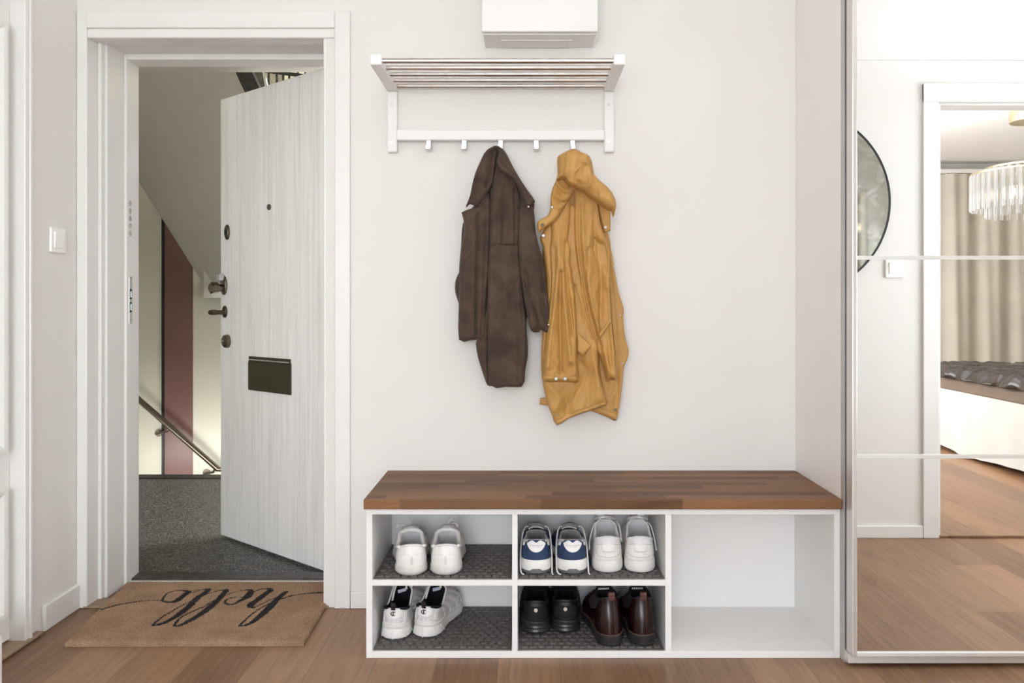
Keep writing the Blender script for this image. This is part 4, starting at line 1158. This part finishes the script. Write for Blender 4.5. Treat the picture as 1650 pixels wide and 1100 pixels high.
# 3. navy and white runners with lettered heel patch
def navy(px, py, deg, side, label):
    t = place(px, py, ZUP, deg, label, 'navy and white runners')
    s = Shoe(L=.285, W=.101, side=side, sole=.040, sole_toe=.030, heel=.102, dip=.088, front=.098, cw=.76, bulge=.005, toe=.058, heel_w=.85, u0=.03, u1=.46)
    s.upper(M['navy'], t)
    s.sole_part('sole_grey', t, [(-.004, 0), (.002, .003), (.0035, .009), (.002, .014)], 'outsole')
    s.sole_part('sole_white', t, [(.002, .0105), (.0045, .012), (.0052, .018), (.0042, .034), (.002, .041), (-.001, .0435)], 'midsole')
    # grey outsole rising under the heel
    b = bmesh.new(); zz = []
    outl = [(-.020, .0085), (.020, .0085), (.0165, .014), (.012, .0175), (-.012, .0175), (-.0165, .014)]
    n_ = len(outl)
    lo_ = []; hi_ = []
    for k in range(17):
        x = -.020 + .040*k/16
        a = abs(x)
        zt = .0178 if a < .0115 else .0178 - (a - .0115)/.0085*.0075
        best = None
        for i in range(80):
            ph = -1.2 + 2.4*i/79; q = s.foot(ph, .0062)
            if best is None or abs(q.x - x) < abs(best.x - x): best = q
        lo_.append((best.x, best.y, .007)); hi_.append((best.x, best.y, zt))
    ins = Vector((0, .006, 0))
    loft(b, [[Vector(l), Vector(h), Vector(h) + ins, Vector(l) + ins] for l, h in zip(lo_, hi_)])
    obj('outsole_heel', b, M['sole_grey'], t, smooth=True, angle=40)
    s.lining('lining_grey', t, thick=.006)
    s.padded_collar('lining_grey', t, .0048, .55, 1.15); s.padded_collar('lining_grey', t, .0048, -1.15, -.55)
    s.patch([(-.0265, .0905), (-.0135, .1005), (-.004, .0955), (0, .0935), (.004, .0955), (.0135, .1005), (.0265, .0905), (.0245, .0830), (.0185, .0740), (.0095, .0680), (0, .0665), (-.0095, .0680), (-.0185, .0740), (-.0245, .0830)], 'leather_white', t, 'heel_patch', .0022, curve=2)
    s.text('STOCKHOLM', .0052, 0, .0852, 'print', t, 'heel_lettering', .0028)
    s.text('SMALL THING', .0026, 0, .0808, 'print', t, 'heel_lettering', .0028)
    s.tongue('lining_grey', t, h=.019, w=.060, lean=.004, thick=.014)
    for sd in (1, -1):
        s.patch([(sd*2.0, .55), (sd*2.6, .55), (sd*2.6, .98), (sd*2.2, .98), (sd*1.85, .80)], 'navy', t, 'eyestay', .003, phit=True)
        s.patch([(sd*1.15, .08), (sd*1.35, .08), (sd*1.75, .75), (sd*1.58, .75)], 'leather_white', t, 'side_stripe', .0022, phit=True)
        s.patch([(sd*.74, .70), (sd*.92, .66), (sd*1.02, .96), (sd*.80, .985)], 'lining_white', t, 'collar_patch', .003, phit=True)
    s.laces('lace_white', t, 4, .003)
    C = s.collar(PI - .01)
    for sd in (-1, 1):
        w = .0465 if sd < 0 else .0475
        s.lace_loop([(C.x + sd*.026, C.y - .010, C.z + .012), (C.x + sd*.035, C.y - .012, C.z + .012), (C.x + sd*.042, C.y - .035, C.z + .002), (sd*w, .062, .070), (sd*(w + .0015), .036, .034), (sd*(w + .001), .014, .010), (sd*(w - .001) + .002, .000, .0035), (sd*(w - .003) + .006, -.010, .003)], 'lace_white', t, .0024, flat=.7)
    return t
navy(864, 925.0, 0, -1, 'navy runner with white lettered heel patch next to the left divider')
navy(923, 925.0, -1, 1, 'navy runner with white lettered heel patch next to the white runners')

# 4. bulky white runners
def bulky(px, py, deg, side, label):
    t = place(px, py, ZUP, deg, label, 'bulky white runners')
    s = Shoe(L=.288, W=.107, side=side, sole=.034, sole_toe=.028, heel=.108, dip=.088, front=.124, cw=.78, bulge=.007, toe=.058, heel_w=.80, u0=.03, u1=.46)
    s.upper(M['leather_white'], t)
    s.sole_part('sole_white', t, [(-.006, 0), (.001, .002), (.0040, .008), (.0045, .014), (.0040, .026), (.003, .036), (-.001, .040)])
    s.lining('lining_white', t, thick=.005, insole='insole_grey')
    s.padded_collar('leather_white', t, .0035, .6, 2*PI - .6)
    s.patch([(-.036, .0385), (.036, .0385), (.0365, .056), (.026, .0505), (.012, .0478), (-.012, .0478), (-.026, .0505), (-.0365, .056)], 'sole_white', t, 'heel_counter', .0030, curve=1)
    s.patch([(-.019, .0835), (.019, .0835), (.0170, .0690), (.013, .0650), (-.013, .0650), (-.0170, .0690)], 'leather_white', t, 'heel_patch', .0030, curve=1)
    s.patch([(-.029, .0890), (-.010, .0858), (.010, .0858), (.029, .0890), (.022, .1045), (.010, .1075), (-.010, .1075), (-.022, .1045)], 'lining_white', t, 'heel_tab', .0022, curve=1)
    s.line([(-.034, .080), (-.022, .0850), (-.010, .0868), (.010, .0868), (.022, .0850), (.034, .080)], 'seam', t, 'seam', .0009)
    s.line([(-.0355, .0565), (-.026, .0505), (-.012, .0480), (.012, .0480), (.026, .0505), (.0355, .0565)], 'seam', t, 'seam', .0008, off=.003)
    s.line([(-.0195, .084), (-.0172, .0690), (-.013, .0645), (.013, .0645), (.0172, .0690), (.0195, .084)], 'seam', t, 'seam', .0008, off=.0022)
    tg = s.tongue('leather_white', t, h=.012, w=.066, lean=.006, thick=.010)
    b = bmesh.new(); C = s.collar(PI - .01)
    xo = -.014 if side < 0 else .010
    box(b, C.x + xo - .010, C.x + xo + .010, C.y + .004, C.y + .0075, C.z + .006, C.z + .034); obj('pull_tab', b, M['leather_white'], t, bevel=.001)
    s.laces('lace_white', t, 4, .003)
    if side < 0:
        s.lace_loop([(C.x + .004, C.y + .012, C.z + .016), (C.x + .012, C.y + .006, C.z + .028), (C.x + .02, C.y + .004, C.z + .026), (C.x + .014, C.y + .008, C.z + .014)], 'lace_white', t, .003)
    else:
        s.lace_loop([(C.x - .028, C.y + .008, C.z + .006), (C.x - .014, C.y + .006, C.z + .022), (C.x - .004, C.y + .006, C.z + .024)], 'sole_grey', t, .0022)
    sd = side
    s.lace_loop([(C.x + sd*.03, C.y - .002, C.z - .004), (C.x + sd*.041, C.y - .02, C.z - .014), (sd*.051, .090, .075), (sd*.0545, .068, .048)], 'lace_white', t, .0022)
    if side < 0:
        s.lace_loop([(C.x + .034, C.y - .012, C.z + .0), (C.x + .042, C.y - .03, C.z - .012), (.047, .07, .075)], 'lace_white', t, .0026)
    return t
bulky(980.5, 922.5, 1, -1, 'bulky white runner with squared heel patch standing next to a navy runner')
bulky(1032, 922.5, 4, 1, 'bulky white runner with squared heel patch nearest the right divider')

# 5. black sneakers with a pale heel dot
def black(px, py, deg, side, label):
    t = place(px, py, ZLO, deg, label, 'black sneakers')
    s = Shoe(L=.285, W=.103, side=side, sole=.040, sole_toe=.030, heel=.100, dip=.084, front=.132, cw=.76, bulge=.005, toe=.055, heel_w=.80, u0=.03, u1=.48)
    s.upper(M['leather_black'], t)
    s.sole_part('sole_black', t, [(-.003, 0), (.0025, .003), (.0045, .010), (.002, .017), (.0040, .022), (.002, .028), (.0038, .034), (.003, .041), (-.001, .043)])
    s.lining('lining_dark', t, thick=.006, insole='lining_dark')
    s.padded_collar('leather_black', t, .0052)
    s.patch([(-.031, .050), (.031, .050), (.036, .066), (.029, .080), (.013, .086), (-.013, .086), (-.029, .080), (-.036, .066)], plain('black_suede', (15, 14, 14), .8, vary=.2, nscale=80) if 'bs' not in M else M['bs'], t, 'heel_patch', .002, curve=2)
    b = s.patch([(.0055*math.cos(2*PI*k/18), .0755 + .0055*math.sin(2*PI*k/18)) for k in range(18)], 'tag_pale', t, 'heel_dot', .0036, step=.002)
    s.patch([(.0022*math.cos(2*PI*k/12), .0755 + .0022*math.sin(2*PI*k/12)) for k in range(12)], 'seam', b, 'dot_mark', .0041, step=.002)
    s.patch([(-.007, .0845), (.007, .0845), (.006, .098), (-.006, .098)], 'elastic_grey', t, 'pull_tab', .0032)
    s.tongue('leather_black', t, h=.016, w=.060, lean=.010, thick=.012)
    s.laces('lace_black', t, 4, .003)
    C = s.collar(PI - .01)
    if side > 0:
        s.lace_loop([(C.x - .024, C.y - .008, C.z + .012), (C.x + .0, C.y - .002, C.z + .022), (C.x + .024, C.y + .004, C.z + .012), (C.x + .040, C.y + .0, C.z - .010), (C.x + .046, C.y + .0, C.z - .022), (C.x + .036, C.y - .004, C.z - .018)], 'lace_black', t, .002)
        s.lace_loop([(C.x + .0, C.y - .016, C.z + .006), (C.x + .016, C.y - .014, C.z + .002), (C.x + .030, C.y - .010, C.z - .008), (C.x + .038, C.y - .006, C.z - .024)], 'lace_black', t, .002)
        s.lace_loop([(C.x - .022, C.y - .016, C.z + .002), (C.x + .002, C.y - .018, C.z + .006), (C.x + .01, C.y - .018, C.z - .006), (C.x + .0, C.y - .018, C.z - .008)], 'lace_black', t, .0022)
    return t
M['tag_pale'] = plain('pale_dot', (206, 190, 176), .5, vary=.05)
M['elastic_grey'] = plain('grey_webbing', (62, 60, 60), .7, vary=.1)
M['bs'] = plain('black_suede', (15, 14, 14), .8, vary=.2, nscale=80)
black(863.5, 1022.5, 0, -1, 'black sneaker with pale round heel dot against the left divider')
black(911, 1020.5, 3, 1, 'black sneaker with pale round heel dot next to the burgundy boots')

# 6. burgundy chelsea boots
def boot(px, py, deg, side, label):
    t = place(px, py, ZLO, deg, label, 'burgundy ankle boots', 'ankle_boot', 'boot')
    s = Shoe(L=.290, W=.104, side=side, sole=.034, sole_toe=.030, heel=.143, dip=.128, front=.146, cw=.66, bulge=.003, toe=.058, heel_w=.74, u0=.062, u1=.41)
    s.upper(M['burgundy'], t, 'shaft')
    s.sole_part('sole_black', t, [(-.004, 0), (.001, .002), (.0025, .009), (.0015, .010), (.0028, .013), (.002, .020), (.0035, .023), (.0035, .033), (.001, .0355)])
    sm = bmesh.new(); tube(sm, [s.foot(p, .0022) + Vector((0, 0, .0355 + (-.0035 if math.cos(p) < -.2 else 0))) for p in s.phis()], .0012, 6); obj('welt', sm, M['seam_brown'], t, smooth=True)
    s.lining('lining_dark', t, thick=.004, insole='lining_dark')
    s.padded_collar('leather_black', t, .0022)
    s.patch([(-.0075, .038), (.0075, .038), (.0065, .090), (.0065, .140), (-.0065, .140), (-.0065, .090)], 'burgundy', t, 'heel_strip', .0016)
    s.line([(.0085, .038), (.0075, .090), (.0075, .140)], 'seam_brown', t, 'seam', .0005)
    s.line([(-.0085, .038), (-.0075, .090), (-.0075, .140)], 'seam_brown', t, 'seam', .0005)
    for sd in (1, -1):
        s.patch([(sd*1.05, .98), (sd*2.05, .98), (sd*1.85, .55), (sd*1.55, .38), (sd*1.25, .55)], 'elastic', t, 'elastic_gusset', .0012, phit=True)
    tb = s.pull_tab('pull_burg', t, .0185, .016, z=.136)
    C = s.collar(PI - .01)
    cu = bmesh.new()
    for k in range(7):
        x = -.020 + k*.0062
        box(cu, C.x + x, C.x + x + .0044, C.y - .0075 + abs(x)*.05, C.y - .0055 + abs(x)*.05, C.z - .013, C.z - .0085)
    obj('lining_lettering', cu, M['lace_white'], t)
    return t
M['seam_brown'] = plain('brown_stitching', (104, 72, 62), .6, vary=.1)
M['pull_burg'] = plain('burgundy_webbing', (98, 60, 58), .7, vary=.1, nscale=200)
boot(987, 1042.0, -8, -1, 'burgundy leather ankle boot with toe pointing at the black sneakers')
boot(1038, 1041.5, -2, 1, 'burgundy leather ankle boot nearest the cabinet divider')
# ------------------------------------------------------------------ what the wardrobe mirrors show
def virt(px, py, Z):
    """real world point whose mirror image shows at a pixel at virtual distance Z"""
    p = at(px, py, Z); return Vector((p.x, 2*YM - p.y, p.z))
# bedroom doorway casing and threshold
bm = bmesh.new(); w = .072
box(bm, BD0 - w, BD0, WB, WB + .014, 0, BDH + .085); box(bm, BD1, BD1 + w, WB, WB + .014, 0, BDH + .085)
box(bm, BD0 - w, BD1 + w, WB + .0002, WB + .016, BDH, BDH + .085)
box(bm, BD0 - .001, BD0 + .012, WB - .1, WB + .001, 0, BDH); box(bm, BD1 - .012, BD1 + .001, WB - .1, WB + .001, 0, BDH); box(bm, BD0, BD1, WB - .1, WB + .001, BDH - .012, BDH)
struct('door_3', bm, M['trim'], bevel=.003)
struct('trim_10', boxm((BD0 - .03, BD1 + .03, WB - .09, WB + .01, 0, .012)), M['oak'], bevel=.003)

# round smoked mirror
rm = thing('round_mirror', 'large round smoked mirror with thin black frame, half seen in the wardrobe mirror', 'mirror', (1.232, WB, 1.525))
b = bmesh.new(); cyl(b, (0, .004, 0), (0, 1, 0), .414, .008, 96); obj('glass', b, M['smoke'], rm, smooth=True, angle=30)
b = bmesh.new()
pts = [(.411, .001), (.420, .001), (.420, .014), (.411, .014), (.411, .001)]
loft(b, [[(r*math.cos(2*PI*k/96), y, r*math.sin(2*PI*k/96)) for k in range(96)] for r, y in pts], False, False)
obj('frame', b, M['black'], rm, smooth=True, angle=30)

# bed
M['valance'] = plain('white_valance', (198, 197, 192), .9, vary=.02, nscale=5)
M['sheet'] = plain('brown_sheet', (114, 98, 84), .7, vary=.05, nscale=12)
def duvet_mat():
    t = NT('dark_satin')
    t.out(srgb(44, 36, 32), .25, Sheen_Weight=.05)
    return t.m
M['satin'] = duvet_mat()
bedx0, bedx1, bedy0, bedy1 = 3.02, 4.75, -4.35, -2.12
bed = thing('bed', 'bed with white valance and brown sheet seen through the bedroom doorway', 'bed', ((bedx0 + bedx1)/2, (bedy0 + bedy1)/2, 0))
bo = bed.location.copy()
def skirt():
    bm = bmesh.new(); loops = []
    for z, f in ((.035, 1.0), (.12, .8), (.25, .45), (.40, .12), (.45, 0)):
        lp = []
        per = [(bedx0, bedy0), (bedx1, bedy0), (bedx1, bedy1), (bedx0, bedy1)]
        for i in range(4):
            a, c = Vector(per[i]), Vector(per[(i+1) % 4]); nn = Vector(((c-a).y, -(c-a).x)).normalized()
            for k in range(60):
                s = k/60; q = a.lerp(c, s)
                wv = (.5 + .5*math.sin(k*.9 + i))*(.6 + .4*math.sin(k*.37 + 2*i))
                q = q + nn*(.004 + .024*wv*f)
                lp.append((q.x - bo.x, q.y - bo.y, z + (.012*math.sin(k*.21 + i) if z < .05 else 0)))
        loops.append(lp)
    loft(bm, loops)
    return bm
obj('valance', skirt(), M['valance'], bed, smooth=True, angle=60)
obj('mattress', boxm((bedx0 - .005 - bo.x, bedx1 + .005 - bo.x, bedy0 - .005 - bo.y, bedy1 + .005 - bo.y, .44, .535)), M['sheet'], bed, bevel=.02)
# rumpled satin cover lying on the bed
def cover():
    nx, ny = 130, 160
    rng = random.Random(3)
    fx = [(rng.uniform(4, 17), rng.uniform(-14, 14), rng.uniform(0, 6), rng.uniform(.004, .012)) for _ in range(9)]
    bm = bmesh.new(); T = []; Bt = []
    x0, x1, y0, y1 = bedx0 - .035, bedx1 + .035, bedy0 - .03, bedy1 - .10
    for j in range(ny + 1):
        r = []; q = []
        for i in range(nx + 1):
            u, v = i/nx, j/ny
            x, y = x0 + (x1-x0)*u, y0 + (y1-y0)*v
            e = min(u, 1-u)*(x1-x0); e2 = min(v, 1-v)*(y1-y0); em = min(e, e2)
            wx, wy = x + .12*noise.noise((x*3, y*3, 5)), y + .12*noise.noise((x*3, y*3, 9))
            z = .600 + .034*(.5 - abs(noise.noise((wx*3.2 + wy*2, wy*6.5 - wx*3, 1.0)))*1.6) + .014*(.5 - abs(noise.noise((wx*9, wy*17, 4.0)))*1.5)
            drop = max(0, 1 - em/.07)
            z -= .055*drop**2 - .012*drop*math.sin(y*34 + x*20)
            x += .012*drop*math.sin(y*27)
            r.append(bm.verts.new((x, y, max(z, .546)))); q.append(bm.verts.new((x, y, .5375)))
        T.append(r); Bt.append(q)
    for j in range(ny):
        for i in range(nx):
            bm.faces.new((T[j][i], T[j][i+1], T[j+1][i+1], T[j+1][i])); bm.faces.new((Bt[j][i], Bt[j+1][i], Bt[j+1][i+1], Bt[j][i+1]))
    for i in range(nx):
        bm.faces.new((T[0][i], Bt[0][i], Bt[0][i+1], T[0][i+1])); bm.faces.new((T[ny][i], T[ny][i+1], Bt[ny][i+1], Bt[ny][i]))
    for j in range(ny):
        bm.faces.new((T[j][0], T[j+1][0], Bt[j+1][0], Bt[j][0])); bm.faces.new((T[j][nx], Bt[j][nx], Bt[j+1][nx], T[j+1][nx]))
    return bm
tag(obj('bedspread', cover(), M['satin'], None, smooth=True, angle=180), 'rumpled dark satin bedspread lying on the bed in the mirror', 'bedspread')

# curtain with rail
M['linen'] = plain('beige_linen', (196, 190, 176), .9, vary=.05, nscale=3, bump=.1, bscale=500)
cu = thing('curtain', 'floor length beige linen curtain reflected behind the bed', 'curtain', (2.8, YB + .16, 0))
co = cu.location.copy()
bm = bmesh.new(); F_ = []; Bk = []
for j, z in enumerate((.03, .4, .9, 1.4, 1.9, 2.33)):
    a = []; c = []
    for i in range(361):
        x = 1.0 + (5.05 - 1.0)*i/360
        amp = .055*(1.0 - .35*j/5)
        y = co.y + amp*math.sin(x*17 + .9*math.sin(x*4.1)) + .02*math.sin(x*41 + j*.3)
        a.append(bm.verts.new((x - co.x, y - co.y, z))); c.append(bm.verts.new((x - co.x, y - co.y - .006, z)))
    F_.append(a); Bk.append(c)
for j in range(5):
    for i in range(360):
        bm.faces.new((F_[j][i], F_[j][i+1], F_[j+1][i+1], F_[j+1][i])); bm.faces.new((Bk[j][i], Bk[j+1][i], Bk[j+1][i+1], Bk[j][i+1]))
obj('fabric', bm, M['linen'], cu, smooth=True, angle=180)
obj('curtain_rail', boxm((.95 - co.x, 5.08 - co.x, -.03, .03, 2.335, 2.375)), M['trim'], cu, bevel=.004)
bm = bmesh.new()
for i in range(40):
    x = 1.1 + i*.1; box(bm, x - co.x - .006, x - co.x + .006, -.004, .004, 2.315, 2.335)
obj('gliders', bm, M['trim'], cu)

# chandelier
def glass():
    t = NT('clear_glass_rod')
    return t.out((1, 1, 1, 1), .06, Transmission_Weight=.88, IOR=1.45)
M['glassrod'] = glass()
M['brass'] = plain('pale_brass', (214, 200, 168), .3, .9, vary=.03)
M['bulb'] = NT('lit_bulb').out((1, .9, .75, 1), .4, Emission_Color=(1, .87, .68, 1), Emission_Strength=6.0)
cc = virt(1660, 300, 5.66)
ch = thing('chandelier', 'two tier glass rod chandelier on a pale brass mount reflected in the wardrobe mirror', 'chandelier', (cc.x, cc.y, CEIL))
b = bmesh.new(); cyl(b, (0, 0, -.085), (0, 0, 1), .13, .085, 48, prof=[(.128, 0), (.132, .004), (.132, .085)]); obj('canopy', b, M['brass'], ch, smooth=True, angle=30)
b = bmesh.new(); tube(b, [(0, 0, -.085), (0, 0, -.13)], .012, 14); tube(b, [(0, 0, -.13), (0, 0, -.30)], .003, 8); tube(b, [(0, 0, -.30), (0, 0, -.45)], .010, 14); obj('stem', b, M['brass'], ch, smooth=True)
b = bmesh.new(); tube(b, [(.02, 0, -.09), (.055, .01, -.20), (.03, .01, -.33), (.01, 0, -.38)], .0028, 8); obj('power_cord', b, M['black'], ch, smooth=True)
for r, z in ((.28, -.415), (.375, -.455)):
    b = bmesh.new(); n = 48
    loft(b, [[((r + dr)*math.cos(2*PI*k/n), (r + dr)*math.sin(2*PI*k/n), z + dz) for k in range(n)] for dr, dz in ((0, 0), (.006, 0), (.006, .012), (0, .012), (0, 0))], False, False)
    for k in range(4):
        a = PI/4 + k*PI/2; tube(b, [(0, 0, z + .02), (r*math.cos(a), r*math.sin(a), z + .008)], .004, 8)
    obj('ring_frame', b, M['brass'], ch, smooth=True, angle=30)
def rod(x, y, z0, z1, r=.014):
    b = bmesh.new(); n = 18
    lp = lambda rr, z: [(x + rr*math.cos(2*PI*k/n), y + rr*math.sin(2*PI*k/n), z) for k in range(n)]
    loft(b, [lp(r, z1), lp(r, z0), lp(r - .004, z0), lp(r - .004, z1), lp(r, z1)], False, False)
    return obj('glass_rod', b, M['glassrod'], ch, smooth=True, angle=40)
for k in range(44):
    a = 2*PI*k/44; rod(.372*math.cos(a), .372*math.sin(a), -.715, -.455)
for k in range(32):
    a = 2*PI*k/32 + .05; rod(.277*math.cos(a), .277*math.sin(a), -.765, -.405)
for k in range(6):
    a = 2*PI*k/6; b = bmesh.new()
    cyl(b, (.13*math.cos(a), .13*math.sin(a), -.62), (0, 0, 1), 1, 1, 14, prof=[(.002, 0), (.018, .012), (.022, .03), (.016, .055), (.011, .075)])
    h_ = obj('bulb', b, M['bulb'], ch, smooth=True)

# ------------------------------------------------------------------ light, camera, view
def area(name, loc, rot, sx, sy, power, color=(1, 1, 1), spread=180):
    l = bpy.data.lights.new(name, 'AREA'); l.shape = 'RECTANGLE'; l.size = sx; l.size_y = sy; l.energy = power; l.color = color
    l.spread = math.radians(spread)
    o = bpy.data.objects.new(name, l); COL.objects.link(o); o.location = loc; o.rotation_euler = rot
    return o
# daylight through the living room window behind the viewer
area('living_window_light', ((LW0 + LW1)/2, YB - .02, (LWZ0 + LWZ1)/2), (PI/2, 0, 0), 1.9, 1.6, 125, (.90, .96, 1.03))
# unseen fill lights without fixtures, added to brighten the ceiling and walls
area('hall_ceiling_fill', (.1, -1.3, 2.05), (PI, 0, 0), .6, .6, 6, (.90, .96, 1.03))
area('hall_ceiling_fill', (2.0, -1.0, 2.05), (PI, 0, 0), .6, .6, 5.5, (.90, .96, 1.03))
area('living_ceiling_fill', (-.4, -3.9, 2.05), (PI, 0, 0), .6, .6, 9, (.90, .96, 1.03))
area('hall_end_fill', (XR - .02, -.72, 1.25), (0, PI/2, 0), 1.3, 1.4, 36, (.90, .96, 1.03), 140)  # added fill on the windowless end wall, for the left and front walls
# bedroom: side light on the windowless wall, added to brighten bed skirt and floor
area('bedroom_side_fill', (LX + .135, -4.3, 1.35), (0, -PI/2, 0), 1.6, 1.9, 100, (.95, .97, 1))
area('bedroom_ceiling_fill', (2.4, -3.2, 2.0), (PI, 0, 0), 1.2, 1.2, 62, (.96, .98, 1))  # added fill aimed at the ceiling, for pale glare on the floor
# stairwell: unseen fill lights, added for the wall gradient and the soffit
area('stair_low_fill', (-1.9, 2.25, -.17), (PI/2, 0, 0), 2.4, .2, 8.5, (1, .99, .95), 105)  # added below the landing edge to brighten the lower far wall
area('stair_top_fill', (1.0, 2.2, 4.1), (0, 0, 0), 1.0, .8, 170, (.97, .98, 1))  # added to lift the dark upper flight
area('landing_fill', (.9, 1.3, 1.95), (0, 0, 0), .5, .5, 26, (.95, .98, 1))  # added out of sight behind the door leaf, for floor and soffit
area('landing_side_fill', (1.55, 1.5, .9), (0, PI/2 + .25, 0), 1.0, .8, 44, (.95, .98, 1))  # no window here; fill added to light the soffit

w = bpy.data.worlds.new('world'); SC.world = w; w.use_nodes = True
sky = w.node_tree.nodes.new('ShaderNodeTexSky'); sky.sky_type = 'NISHITA'; sky.sun_disc = False; sky.sun_elevation = math.radians(35)
w.node_tree.links.new(sky.outputs[0], w.node_tree.nodes['Background'].inputs[0])
w.node_tree.nodes['Background'].inputs[1].default_value = .12

cam = bpy.data.cameras.new('camera'); cam.sensor_width = 36; cam.lens = 36*F_PX/1650
cam.shift_x = (825 - VX)/1650; cam.shift_y = -(550 - VY)/1650
cam.clip_start = .02
co_ = bpy.data.objects.new('camera', cam); COL.objects.link(co_); co_.location = (0, -CAM_D, CAM_H); co_.rotation_euler = (PI/2, 0, 0)
SC.camera = co_
SC.view_settings.view_transform = 'Standard'
try: SC.view_settings.look = 'None'
except Exception: pass
SC.view_settings.gamma = 1.0; SC.view_settings.exposure = 0.0
SC.view_settings.use_curve_mapping = False
SC.cycles.max_bounces = 14; SC.cycles.diffuse_bounces = 8; SC.cycles.glossy_bounces = 8; SC.cycles.transmission_bounces = 10; SC.cycles.transparent_max_bounces = 8
SC.cycles.sample_clamp_indirect = 6.0
